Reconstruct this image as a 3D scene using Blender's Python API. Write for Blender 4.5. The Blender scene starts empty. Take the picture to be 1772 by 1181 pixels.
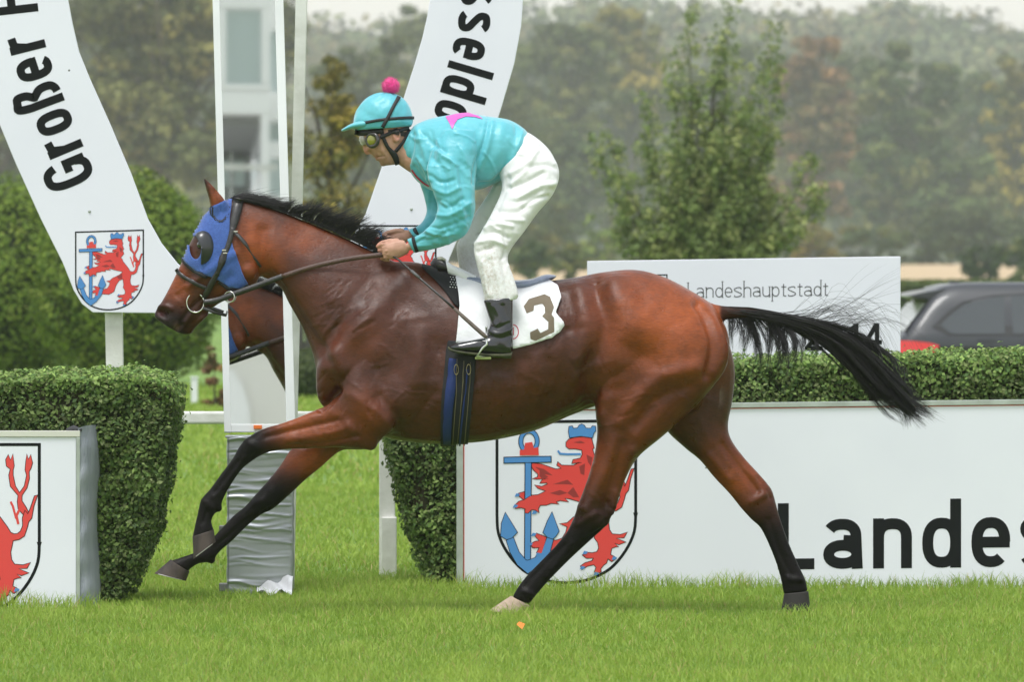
import bpy, bmesh, math, random
import numpy as np
from mathutils import Vector, Matrix
from mathutils.bvhtree import BVHTree
from mathutils.geometry import tessellate_polygon

SC = bpy.context.scene
COL = SC.collection
RNG = np.random.default_rng(7)
random.seed(7)

# ------------------------------------------------------------------ camera
CAM_D, CAM_H, PPM = 36.0, 1.71, 365.0          # metres to the horse, eye height, photo pixels per metre there
cam = bpy.data.cameras.new('camera')
cam.sensor_width = 36.0
cam.lens = 36.0 * PPM * CAM_D / 1772.0
cam.shift_y = -150.5 / 1772.0
cam.clip_start, cam.clip_end = 0.5, 6000
cam.dof.use_dof = True
cam.dof.focus_distance = CAM_D - 0.1
cam.dof.aperture_fstop = 7.6
camo = bpy.data.objects.new('camera', cam)
camo.location = (0, -CAM_D, CAM_H)
camo.rotation_euler = (math.pi / 2, 0, 0)
COL.objects.link(camo)
SC.camera = camo

# ------------------------------------------------------------------ sky and sun (overcast)
SUN_EL, SUN_AZ = math.radians(70), math.radians(205)   # azimuth measured from +Y clockwise: behind and left of the camera
world = bpy.data.worlds.new('World'); SC.world = world; world.use_nodes = True
wn, wl = world.node_tree.nodes, world.node_tree.links
bg = wn['Background']; bg.inputs['Strength'].default_value = 0.12
sky = wn.new('ShaderNodeTexSky'); sky.sky_type = 'NISHITA'; sky.sun_disc = False
sky.sun_elevation, sky.sun_rotation = SUN_EL, SUN_AZ
sky.air_density, sky.dust_density, sky.ozone_density = 1.7, 1.2, 1.8
hsv = wn.new('ShaderNodeHueSaturation'); hsv.inputs['Saturation'].default_value = 0.26
wl.new(sky.outputs[0], hsv.inputs['Color']); wl.new(hsv.outputs[0], bg.inputs['Color'])
sun = bpy.data.lights.new('sun', 'SUN'); sun.energy = 1.5; sun.angle = math.radians(20); sun.color = (1, 0.985, 0.96)
suno = bpy.data.objects.new('sun', sun); COL.objects.link(suno)
sd = Vector((math.sin(SUN_AZ) * math.cos(SUN_EL), math.cos(SUN_AZ) * math.cos(SUN_EL), math.sin(SUN_EL)))
suno.rotation_euler = sd.to_track_quat('Z', 'Y').to_euler()
suno.location = sd * 60
SC.view_settings.view_transform = 'Standard'; SC.view_settings.look = 'None'
SC.view_settings.exposure = 0.84; SC.view_settings.gamma = 1.0
SC.render.engine = 'CYCLES'
SC.cycles.use_denoising = True
SC.cycles.max_bounces = 6
SC.cycles.use_adaptive_sampling = True; SC.cycles.adaptive_threshold = 0.015
SC.cycles.transparent_max_bounces = 12
SC.cycles.volume_bounces = 1

# ------------------------------------------------------------------ helpers
def W(px, py, Y=0.0):
    """a point of the photograph set at depth Y (metres behind the horse's centre line)"""
    s = (CAM_D + Y) / CAM_D / PPM
    return Vector(((px - 886) * s, Y, CAM_H - (py - 440) * s))

def wx(px, Y): return W(px, 440, Y).x
def wz(py, Y): return W(886, py, Y).z

def obj(name, mesh, mats=None, parent=None, smooth=True):
    o = bpy.data.objects.new(name, mesh); COL.objects.link(o)
    if mats is not None:
        for m in (mats if isinstance(mats, (list, tuple)) else [mats]):
            mesh.materials.append(m)
    if smooth and len(mesh.polygons):
        mesh.polygons.foreach_set('use_smooth', np.ones(len(mesh.polygons), dtype=bool))
    if parent is not None:
        o.parent = parent
        o.matrix_parent_inverse = Matrix.Translation(-Vector(parent.location)) if parent.location.length else Matrix()
    return o

def thing(name, label, cat, loc=(0, 0, 0), group=None):
    o = bpy.data.objects.new(name, None); COL.objects.link(o)
    o.location = loc; o.empty_display_size = 0.2
    return tag(o, label, cat, group)

def tag(o, label=None, cat=None, group=None, kind=None):
    if label: o['label'] = label
    if cat: o['category'] = cat
    if group: o['group'] = group
    if kind: o['kind'] = kind
    return o

def pydata(verts, faces, name='mesh'):
    me = bpy.data.meshes.new(name)
    me.from_pydata([tuple(v) for v in verts], [], faces); me.update()
    return me

class MB:
    """collects simple shapes into one mesh"""
    def __init__(self): self.v, self.f, self.mi = [], [], []
    def add(self, v, f, m=0):
        n = len(self.v); self.v += [tuple(p) for p in v]
        self.f += [[i + n for i in q] for q in f]; self.mi += [m] * len(f); return self
    def box(self, x0, x1, y0, y1, z0, z1, m=0):
        v = [(x, y, z) for z in (z0, z1) for y in (y0, y1) for x in (x0, x1)]
        return self.add(v, [(0, 2, 3, 1), (4, 5, 7, 6), (0, 1, 5, 4), (2, 6, 7, 3), (0, 4, 6, 2), (1, 3, 7, 5)], m)
    def prism(self, pts, y0, y1, m=0):
        """outline in the x-z plane given as (x, z), extruded from y0 to y1"""
        n = len(pts)
        v = [(p[0], y0, p[1]) for p in pts] + [(p[0], y1, p[1]) for p in pts]
        f = [list(range(n)), list(range(2 * n - 1, n - 1, -1))]
        f += [[i, n + i, n + (i + 1) % n, (i + 1) % n] for i in range(n)]
        return self.add(v, f, m)
    def tube(self, pts, rad, n=8, m=0, cap=True, flat=1.0):
        pts = [Vector(p) for p in pts]
        if not hasattr(rad, '__len__'): rad = [rad] * len(pts)
        v, f = [], []
        up = Vector((0, 1, 0))
        for i, p in enumerate(pts):
            t = (pts[min(i + 1, len(pts) - 1)] - pts[max(i - 1, 0)]).normalized()
            if abs(t.dot(up)) > 0.95: up = Vector((1, 0, 0))
            a = t.cross(up).normalized(); b = a.cross(t).normalized(); up = b
            for k in range(n):
                th = 2 * math.pi * k / n
                v.append(p + a * math.cos(th) * rad[i] + b * math.sin(th) * rad[i] * flat)
        for i in range(len(pts) - 1):
            for k in range(n):
                f.append([i * n + k, i * n + (k + 1) % n, (i + 1) * n + (k + 1) % n, (i + 1) * n + k])
        if cap:
            f.append(list(range(n - 1, -1, -1))); f.append([(len(pts) - 1) * n + k for k in range(n)])
        return self.add(v, f, m)
    def sphere(self, c, r, nu=14, nv=9, m=0):
        r = r if hasattr(r, '__len__') else (r, r, r)
        v = [(c[0], c[1], c[2] + r[2])]
        for j in range(1, nv):
            ph = math.pi * j / nv
            for i in range(nu):
                th = 2 * math.pi * i / nu
                v.append((c[0] + r[0] * math.sin(ph) * math.cos(th), c[1] + r[1] * math.sin(ph) * math.sin(th), c[2] + r[2] * math.cos(ph)))
        v.append((c[0], c[1], c[2] - r[2])); L = len(v) - 1
        f = [[0, 1 + i, 1 + (i + 1) % nu] for i in range(nu)]
        for j in range(nv - 2):
            for i in range(nu):
                a = 1 + j * nu
                f.append([a + i, a + nu + i, a + nu + (i + 1) % nu, a + (i + 1) % nu])
        a = 1 + (nv - 2) * nu
        f += [[a + i, L, a + (i + 1) % nu] for i in range(nu)]
        return self.add(v, f, m)
    def mesh(self, name='mesh', fix=True):
        me = pydata(self.v, self.f, name)
        me.polygons.foreach_set('material_index', np.array(self.mi, dtype=np.int32))
        if fix:
            bm = bmesh.new(); bm.from_mesh(me)
            bmesh.ops.recalc_face_normals(bm, faces=bm.faces); bm.to_mesh(me); bm.free()
        return me
    def build(self, name, mats, parent=None, smooth=False, bevel=0):
        o = obj(name, self.mesh(name), mats, parent, smooth)
        if bevel:
            b = o.modifiers.new('bevel', 'BEVEL'); b.width = bevel; b.segments = 2; b.limit_method = 'ANGLE'
        return o

def catmull(P, n):
    """smooth resampling of an (k, d) array, n steps per span"""
    P = np.asarray(P, float); out = []
    for i in range(len(P) - 1):
        p0, p1, p2, p3 = P[max(i - 1, 0)], P[i], P[i + 1], P[min(i + 2, len(P) - 1)]
        for t in np.arange(n) / n:
            out.append(0.5 * (2 * p1 + (p2 - p0) * t + (2 * p0 - 5 * p1 + 4 * p2 - p3) * t * t + (3 * p1 - p0 - 3 * p2 + p3) * t ** 3))
    out.append(P[-1]); return np.array(out)

# ------------------------------------------------------------------ materials
def mat(name, col, rough=0.6, col2=None, scale=8.0, bump=0.0, bscale=60.0, metal=0.0, spec=0.5, coat=0.0,
        attr=None, detail=6.0, trans=0.0, stretch=None, contrast=(0.35, 0.65), sheen=0.0):
    m = bpy.data.materials.new(name); m.use_nodes = True
    nt = m.node_tree; N, L = nt.nodes, nt.links
    b = N['Principled BSDF']
    b.inputs['Roughness'].default_value = rough; b.inputs['Metallic'].default_value = metal
    b.inputs['Specular IOR Level'].default_value = spec
    b.inputs['Coat Weight'].default_value = coat
    b.inputs['Sheen Weight'].default_value = sheen
    b.inputs['Base Color'].default_value = (*col, 1)
    geo = None
    if col2 is not None or bump:
        tc = N.new('ShaderNodeTexCoord'); mp = N.new('ShaderNodeMapping')
        L.new(tc.outputs['Object'], mp.inputs[0])
        if stretch: mp.inputs['Scale'].default_value = stretch
        geo = mp.outputs[0]
    out = None
    if col2 is not None:
        nz = N.new('ShaderNodeTexNoise'); nz.inputs['Scale'].default_value = scale; nz.inputs['Detail'].default_value = detail
        L.new(geo, nz.inputs['Vector'])
        rp = N.new('ShaderNodeValToRGB'); rp.color_ramp.elements[0].position, rp.color_ramp.elements[1].position = contrast
        rp.color_ramp.elements[0].color = (*col, 1); rp.color_ramp.elements[1].color = (*col2, 1)
        L.new(nz.outputs[0], rp.inputs[0]); out = rp.outputs[0]
        L.new(out, b.inputs['Base Color'])
    if attr:
        at = N.new('ShaderNodeAttribute'); at.attribute_name = attr
        if out is None:
            L.new(at.outputs['Color'], b.inputs['Base Color']); out = at.outputs['Color']
        else:
            mx = N.new('ShaderNodeMix'); mx.data_type = 'RGBA'; mx.blend_type = 'MULTIPLY'; mx.inputs[0].default_value = 1
            L.new(out, mx.inputs[6]); L.new(at.outputs['Color'], mx.inputs[7]); L.new(mx.outputs[2], b.inputs['Base Color']); out = mx.outputs[2]
    if bump:
        nb = N.new('ShaderNodeTexNoise'); nb.inputs['Scale'].default_value = bscale; nb.inputs['Detail'].default_value = 5
        L.new(geo, nb.inputs['Vector'])
        bp = N.new('ShaderNodeBump'); bp.inputs['Strength'].default_value = min(bump, 1.0); bp.inputs['Distance'].default_value = 0.01
        L.new(nb.outputs[0], bp.inputs['Height']); L.new(bp.outputs[0], b.inputs['Normal'])
    if trans:
        t = N.new('ShaderNodeBsdfTranslucent'); mxs = N.new('ShaderNodeMixShader'); mxs.inputs[0].default_value = trans
        t.inputs['Color'].default_value = (*col, 1)
        if out is not None: L.new(out, t.inputs['Color'])
        L.new(b.outputs[0], mxs.inputs[1]); L.new(t.outputs[0], mxs.inputs[2]); L.new(mxs.outputs[0], N['Material Output'].inputs[0])
    return m

def ridged(m, scale, dist, strength=0.6, stretch=(1, 1, 1), detail=3.0):
    """sharp creases: a ridged noise bump laid under a material's own bump"""
    N, L = m.node_tree.nodes, m.node_tree.links; b = N['Principled BSDF']
    tc = N.new('ShaderNodeTexCoord'); mp = N.new('ShaderNodeMapping'); mp.inputs['Scale'].default_value = stretch; L.new(tc.outputs['Object'], mp.inputs[0])
    nz = N.new('ShaderNodeTexNoise'); nz.noise_type = 'RIDGED_MULTIFRACTAL'; nz.inputs['Scale'].default_value = scale; nz.inputs['Detail'].default_value = detail; nz.inputs['Distortion'].default_value = 0.6
    L.new(mp.outputs[0], nz.inputs['Vector'])
    bp = N.new('ShaderNodeBump'); bp.inputs['Strength'].default_value = strength; bp.inputs['Distance'].default_value = dist; L.new(nz.outputs[0], bp.inputs['Height'])
    if b.inputs['Normal'].links: L.new(b.inputs['Normal'].links[0].from_socket, bp.inputs['Normal'])
    L.new(bp.outputs[0], b.inputs['Normal']); return m

def specks(m, scale=9.0, col=(0.03, 0.025, 0.02)):
    """scattered flecks of thrown-up soil"""
    N, L = m.node_tree.nodes, m.node_tree.links; b = N['Principled BSDF']; src = b.inputs['Base Color'].links[0].from_socket
    tc = N.new('ShaderNodeTexCoord'); v = N.new('ShaderNodeTexVoronoi'); v.inputs['Scale'].default_value = scale; L.new(tc.outputs['Object'], v.inputs['Vector'])
    sp = N.new('ShaderNodeSeparateColor'); L.new(v.outputs['Color'], sp.inputs[0])
    pw = N.new('ShaderNodeMath'); pw.operation = 'POWER'; pw.inputs[1].default_value = 5.0; L.new(sp.outputs[0], pw.inputs[0])
    mu = N.new('ShaderNodeMath'); mu.operation = 'MULTIPLY'; mu.inputs[1].default_value = 0.055; L.new(pw.outputs[0], mu.inputs[0])
    lt = N.new('ShaderNodeMath'); lt.operation = 'LESS_THAN'; L.new(v.outputs['Distance'], lt.inputs[0]); L.new(mu.outputs[0], lt.inputs[1])
    mx = N.new('ShaderNodeMix'); mx.data_type = 'RGBA'; mx.inputs[7].default_value = (*col, 1); L.new(lt.outputs[0], mx.inputs[0]); L.new(src, mx.inputs[6]); L.new(mx.outputs[2], b.inputs['Base Color']); return m

def value_noise(x, y, cell, seed):
    r = np.random.default_rng(seed).random((97, 97)); u, v = x / cell, y / cell
    i, j = np.floor(u).astype(int), np.floor(v).astype(int); f, g = u - i, v - j; f, g = f * f * (3 - 2 * f), g * g * (3 - 2 * g)
    q = lambda a, b: r[(i + a) % 97, (j + b) % 97]
    return (q(0, 0) * (1 - f) + q(1, 0) * f) * (1 - g) + (q(0, 1) * (1 - f) + q(1, 1) * f) * g

M = {}
M['white'] = mat('white_paint', (0.78, 0.79, 0.80), 0.45, (0.70, 0.71, 0.72), 3.0)
M['post'] = mat('weathered_white', (0.72, 0.72, 0.68), 0.55, (0.55, 0.55, 0.50), 6.0, 0.2, 40)
M['panel'] = mat('printed_panel', (0.79, 0.79, 0.87), 0.42, (0.75, 0.75, 0.835), 1.2)
specks(M['panel'])
M['ink'] = mat('black_print', (0.008, 0.009, 0.010), 0.6, spec=0.15)
M['red'] = mat('red_print', (0.72, 0.055, 0.05), 0.4)
M['darkred'] = mat('dark_red_print', (0.30, 0.03, 0.03), 0.4)
M['blue'] = mat('blue_print', (0.075, 0.25, 0.58), 0.4)
M['greyframe'] = mat('grey_frame', (0.42, 0.46, 0.42), 0.5, (0.33, 0.36, 0.32), 12)

def set_color(me, cols):
    """per-vertex colour attribute named tint, (n, 3)"""
    a = me.attributes.new('tint', 'FLOAT_COLOR', 'POINT')
    c = np.ones((len(me.vertices), 4), np.float32); c[:, :3] = cols
    a.data.foreach_set('color', c.ravel())

def fast_mesh(V, F, name='mesh'):
    """numpy verts (n,3) and faces (m,k) to a mesh"""
    me = bpy.data.meshes.new(name)
    V = np.asarray(V, np.float32); F = np.asarray(F, np.int32)
    me.vertices.add(len(V)); me.vertices.foreach_set('co', V.ravel())
    k = F.shape[1]
    me.loops.add(F.size); me.loops.foreach_set('vertex_index', F.ravel())
    me.polygons.add(len(F)); me.polygons.foreach_set('loop_start', np.arange(0, F.size, k, dtype=np.int32))
    me.update(calc_edges=True)
    return me

def leaves_mesh(P, Nrm, size, rng, aspect=0.6, jit=0.7, tint=None, drop=0.0):
    """leaf-shaped folded quads at P facing roughly along Nrm"""
    n = len(P)
    nr = Nrm + rng.normal(0, jit, (n, 3)); nr /= np.linalg.norm(nr, axis=1)[:, None] + 1e-9
    d = rng.normal(0, 1, (n, 3)); d[:, 2] -= drop
    d -= nr * np.sum(d * nr, axis=1)[:, None]; d /= np.linalg.norm(d, axis=1)[:, None] + 1e-9
    e = np.cross(nr, d)
    s = (size * rng.uniform(0.65, 1.3, n))[:, None]
    V = np.empty((n, 4, 3))
    V[:, 0] = P - d * s * 0.5
    V[:, 1] = P + e * s * aspect * 0.5 + nr * s * 0.12
    V[:, 2] = P + d * s * 0.5
    V[:, 3] = P - e * s * aspect * 0.5 + nr * s * 0.12
    F = np.arange(n * 4).reshape(n, 4)
    me = fast_mesh(V.reshape(-1, 3), F, 'leaves')
    if tint is not None: set_color(me, np.repeat(tint, 4, axis=0))
    return me
# ------------------------------------------------------------------ ground
M['turf'] = mat('turf', (0.10, 0.19, 0.022), 0.9, (0.17, 0.27, 0.04), 0.35, 0.6, 18, detail=8)
g = fast_mesh([(-1400, -150, 0), (1400, -150, 0), (1400, 2400, 0), (-1400, 2400, 0)], [[0, 1, 2, 3]])
ground = tag(obj('ground', g, M['turf']), kind='structure')

tag(obj('bounce_apron', fast_mesh([(-120, -149, 0.01), (120, -149, 0.01), (120, -48, 0.01), (-120, -48, 0.01)], [[0, 1, 2, 3]]), mat('bounce_grey', (0.38, 0.37, 0.35), 0.9, (0.46, 0.45, 0.42), 3.0)), kind='structure')   # unseen sheet added behind the camera, bouncing neutral light onto the tower

def blades(x0, x1, y0, y1, dens, h0, h1, wd, rng, edge=None):
    n = int((x1 - x0) * (y1 - y0) * dens)
    P = np.stack([rng.uniform(x0, x1, n), rng.uniform(y0, y1, n), np.zeros(n)], 1)
    # patchy growth
    k = value_noise(P[:, 0], P[:, 1], 0.9, 5) * 0.6 + value_noise(P[:, 0] + 3, P[:, 1], 2.6, 6) * 0.4
    k2 = value_noise(P[:, 0], P[:, 1], 0.22, 8)
    h = (h0 + (h1 - h0) * rng.random(n) ** 1.5) * (0.55 + 0.45 * k + 0.65 * k2 ** 2)
    if edge is not None: h *= edge(P)
    a = rng.uniform(0, 2 * math.pi, n)
    lean = rng.uniform(0.15, 1.0, n) * h
    dx, dy = np.cos(a), np.sin(a)
    sx, sy = -dy, dx
    # blades show their flat side to any direction
    b = rng.uniform(0, 2 * math.pi, n); sx, sy = np.cos(b), np.sin(b)
    w = wd * rng.uniform(0.7, 1.3, n)
    V = np.zeros((n, 5, 3))
    for i, (t, ww) in enumerate(((0, 1), (0, -1), (0.55, 0.8), (0.55, -0.8), (1, 0))):
        V[:, i, 0] = P[:, 0] + dx * lean * t * t + sx * w * ww * 0.5
        V[:, i, 1] = P[:, 1] + dy * lean * t * t + sy * w * ww * 0.5
        V[:, i, 2] = h * (t - 0.22 * t * t * (lean / h))
    base = (np.arange(n) * 5)[:, None]
    F = np.concatenate([base + np.array([[0, 1, 3]]), base + np.array([[0, 3, 2]]), base + np.array([[2, 3, 4]])])
    me = fast_mesh(V.reshape(-1, 3), F)
    c = np.empty((n, 3)); r = rng.random(n)
    g1, g2, g3 = np.array([0.145, 0.265, 0.026]), np.array([0.41, 0.52, 0.095]), np.array([0.42, 0.38, 0.13])
    m = np.clip(0.35 * r + 0.45 * k + 0.35 * (k2 - .3), 0, 1)[:, None]
    c = g1 * (1 - m) + g2 * m
    dry = rng.random(n) < 0.07; c[dry] = g3
    set_color(me, np.repeat(c, 5, axis=0))
    return me

M['blade'] = mat('grass_blade', (1, 1, 1), 0.55, attr='tint', trans=0.35, spec=0.3)
def long_at_boards(P):
    e = np.ones(len(P))
    right = (P[:, 0] > wx(785, 2.8)) & (np.abs(P[:, 1] - 2.72) < 0.14)
    left = (P[:, 0] < wx(175, .7)) & (np.abs(P[:, 1] - 0.6) < 0.14)
    e[right] = 1.9; e[left] = 1.8
    for hx, hy in ((wx(1378, .1), .02), (wx(885, -.1), -.16)): e[np.hypot(P[:, 0] - hx, P[:, 1] - hy) < .13] = 1.5
    return e
tag(obj('lawn_grass', blades(-3.0, 3.0, -6.6, 4.6, 2700, 0.025, 0.062, 0.0042, RNG, long_at_boards), M['blade'], None, False),
    'short bright green turf of the racecourse', 'grass', kind='stuff')
tag(obj('rough_grass', blades(-4.6, 1.2, 4.6, 20, 750, 0.03, 0.07, 0.008, RNG), M['blade'], None, False),
    'green grass behind the finish post', 'grass', kind='stuff')
tag(obj('meadow_grass', blades(-9.0, 1.5, 20, 62, 170, 0.04, 0.09, 0.018, RNG), M['blade'], None, False),
    'green grass of the meadow beyond the rail', 'grass', kind='stuff')

# stubble field rising beyond the meadow, and the wooded ridge
M['stubble'] = mat('stubble', (0.42, 0.30, 0.17), 0.95, (0.50, 0.37, 0.22), 0.2)
fd = MB()
z0, z1 = 0.02, 1.25
z1 = 0.9; v = [(-110, 410, z0), (110, 410, z0), (110, 600, z1), (-110, 600, z1), (110, 640, 0.0), (-110, 640, 0.0)]
fd.add(v, [(0, 1, 2, 3), (3, 2, 4, 5)])
tag(fd.build('field', M['stubble']), kind='structure')
def ridge_h(x, y):
    t = np.clip((y - 1150) / 780, 0, 1); t = t * t * (3 - 2 * t)
    return t * (46.5 + 2.5 * np.sin(x * 0.031 + 0.6) + 1.6 * np.sin(x * 0.083) + 0.022 * np.clip(-x, -60, 60) * -1)
nx, ny = 60, 14
xs, ys = np.linspace(-500, 500, nx), np.linspace(1100, 2250, ny)
V = np.array([(x, y, float(ridge_h(x, y)) - 0.3) for y in ys for x in xs])
F = np.array([[j * nx + i, j * nx + i + 1, (j + 1) * nx + i + 1, (j + 1) * nx + i] for j in range(ny - 1) for i in range(nx - 1)])
M['wood_floor'] = mat('wood_floor', (0.035, 0.05, 0.02), 0.95, (0.05, 0.06, 0.025), 0.05)
tag(obj('hills', fast_mesh(V, F), M['wood_floor']), kind='structure')

M['far_leaf'] = mat('far_leaf', (1, 1, 1), 0.8, attr='tint', spec=0.2)
def far_wood():
    rng = np.random.default_rng(3); Ps, Ns, Ts = [], [], []
    for k in range(620):
        y = rng.uniform(1250, 1960); x = rng.uniform(-1, 1) * (y + 36) * 0.078
        z = float(ridge_h(x, y)); r = rng.uniform(6.5, 10)
        n = 120
        d = rng.normal(0, 1, (n, 3)); d /= np.linalg.norm(d, axis=1)[:, None]
        p = np.array([x, y, z + r * 0.9]) + d * r * rng.uniform(0.7, 1.0, n)[:, None] * np.array([1, 1, 1.1])
        c = np.array(random.choice([(0.13, 0.15, 0.06), (0.15, 0.16, 0.065), (0.18, 0.15, 0.06), (0.11, 0.14, 0.055)]))
        Ps.append(p); Ns.append(d); Ts.append(np.tile(c, (n, 1)) * rng.uniform(0.75, 1.25, (n, 1)))
    return leaves_mesh(np.concatenate(Ps), np.concatenate(Ns), 2.4, rng, 0.8, 0.5, np.concatenate(Ts))
tag(obj('far_wood', far_wood(), M['far_leaf'], None, False), 'hazy mixed wood covering the far ridge', 'woodland', kind='stuff')

# ------------------------------------------------------------------ trees
M['bark'] = mat('bark', (0.055, 0.045, 0.035), 0.9, (0.09, 0.075, 0.055), 5, 0.5, 20)
M['leaf'] = mat('tree_leaf', (1, 1, 1), 0.65, attr='tint', trans=0.22, spec=0.3)
PAL = {
    'olive': [(0.12, 0.14, 0.038), (0.155, 0.165, 0.046), (0.095, 0.12, 0.034), (0.20, 0.19, 0.052), (0.12, 0.145, 0.04)],
    'green': [(0.07, 0.11, 0.03), (0.10, 0.135, 0.035), (0.135, 0.155, 0.04), (0.055, 0.085, 0.025), (0.18, 0.17, 0.045)],
    'yellow': [(0.24, 0.20, 0.04), (0.16, 0.155, 0.038), (0.31, 0.24, 0.045), (0.12, 0.13, 0.034)],
    'rust': [(0.25, 0.135, 0.058), (0.20, 0.115, 0.05), (0.15, 0.12, 0.042), (0.29, 0.155, 0.06)],
    'dark': [(0.045, 0.07, 0.022), (0.06, 0.088, 0.026), (0.075, 0.10, 0.03)],
    'bright': [(0.14, 0.22, 0.026), (0.20, 0.28, 0.036), (0.09, 0.16, 0.022), (0.26, 0.32, 0.055)],
}
def crown_points(lobes, Y, n, rng, clump, depthk=0.85, hollow=0.35, puff=0.44):
    """leaf positions: rounded puffs of leaves spread through ellipsoidal lobes given in photo pixels"""
    vol = np.array([l[2] * l[3] for l in lobes], float); vol /= vol.sum()
    s = (CAM_D + Y) / CAM_D / PPM
    P, Nn, C = [], [], []
    per = 70
    for li, l in enumerate(lobes):
        c = np.array(W(l[0], l[1], Y)); r = np.array([l[2] * s, max(l[2], l[3] * 0.7) * s * depthk, l[3] * s])
        pr = max(puff * min(r[0], r[2]), clump)
        for k in range(max(4, int(n * vol[li] / per))):
            d = rng.normal(0, 1, 3); d /= np.linalg.norm(d)
            rad = hollow + (1 - hollow) * rng.random() ** 0.6
            cc = c + d * r * rad * rng.uniform(0.92, 1.06)
            q = rng.normal(0, 1, (per, 3)); q[:, 2] += 0.45; q /= np.linalg.norm(q, axis=1)[:, None]
            rr = pr * rng.uniform(0.6, 1.25)
            P.append(cc + q * rr * (rng.uniform(0.45, 1.08, per)[:, None]) * np.array([1.15, 1.1, 0.75]))
            Nn.append(q + np.array([0, 0, 0.35])); C.append(np.full(per, rng.integers(0, 1000) if rng.random() < .35 else li * 613 % 1000))
    return np.concatenate(P), np.concatenate(Nn), np.concatenate(C)

def tree(name, label, cat, basepx, Y, lobes, n, leaf, pal, clump, seed, group=None, trunk=0.25, hollow=0.35, base_z=0.0, aspect=0.7, limbs=True):
    rng = np.random.default_rng(seed)
    b = Vector((wx(basepx, Y), Y, base_z))
    t = thing(name, label, cat, b, group)
    P, Nn, C = crown_points(lobes, Y, n, rng, clump, hollow=hollow)
    cols = np.array(PAL[pal]); tint = cols[C % len(cols)] * rng.uniform(0.7, 1.3, (len(P), 1)) * (0.72 + 0.6 * ((C * 37) % 100) / 100)[:, None]
    obj('crown', leaves_mesh(P, Nn, leaf, rng, aspect, 0.38, tint), M['leaf'], t, False)
    mb = MB()
    cs = [W(l[0], l[1], Y) for l in lobes]
    top = max(c.z for c in cs); mid = sum(cs, Vector()) / len(cs)
    fork = b.lerp(Vector((mid.x, Y, mid.z)), 0.45)
    up = Vector((mid.x * 0.6 + b.x * 0.4, Y, b.z + (top - b.z) * 0.95))
    pts = [b - Vector((0, 0, 0.2)), b.lerp(fork, 0.5) + Vector((trunk * 0.3, 0, 0)), fork, fork.lerp(up, 0.5) + Vector((-trunk * 0.5, 0, 0)), up]
    mb.tube(pts, [trunk * 1.25, trunk, trunk * 0.8, trunk * 0.45, trunk * 0.1], 8)
    obj('trunk', mb.mesh(), M['bark'], t)
    if limbs:
        lb = MB()
        for k, c in enumerate(cs):
            for j in range(2):
                s0 = fork.lerp(up, rng.uniform(0, 0.55))
                e = c + Vector(rng.normal(0, 1, 3)) * (c - b).length * 0.10
                m1 = s0.lerp(e, 0.45) + Vector((0, 0, (e - s0).length * 0.12))
                r = trunk * rng.uniform(0.28, 0.45)
                lb.tube([s0, m1, s0.lerp(e, 0.8), e], [r, r * 0.7, r * 0.4, r * 0.12], 6)
        obj('limb', lb.mesh(), M['bark'], t)
    return t

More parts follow.
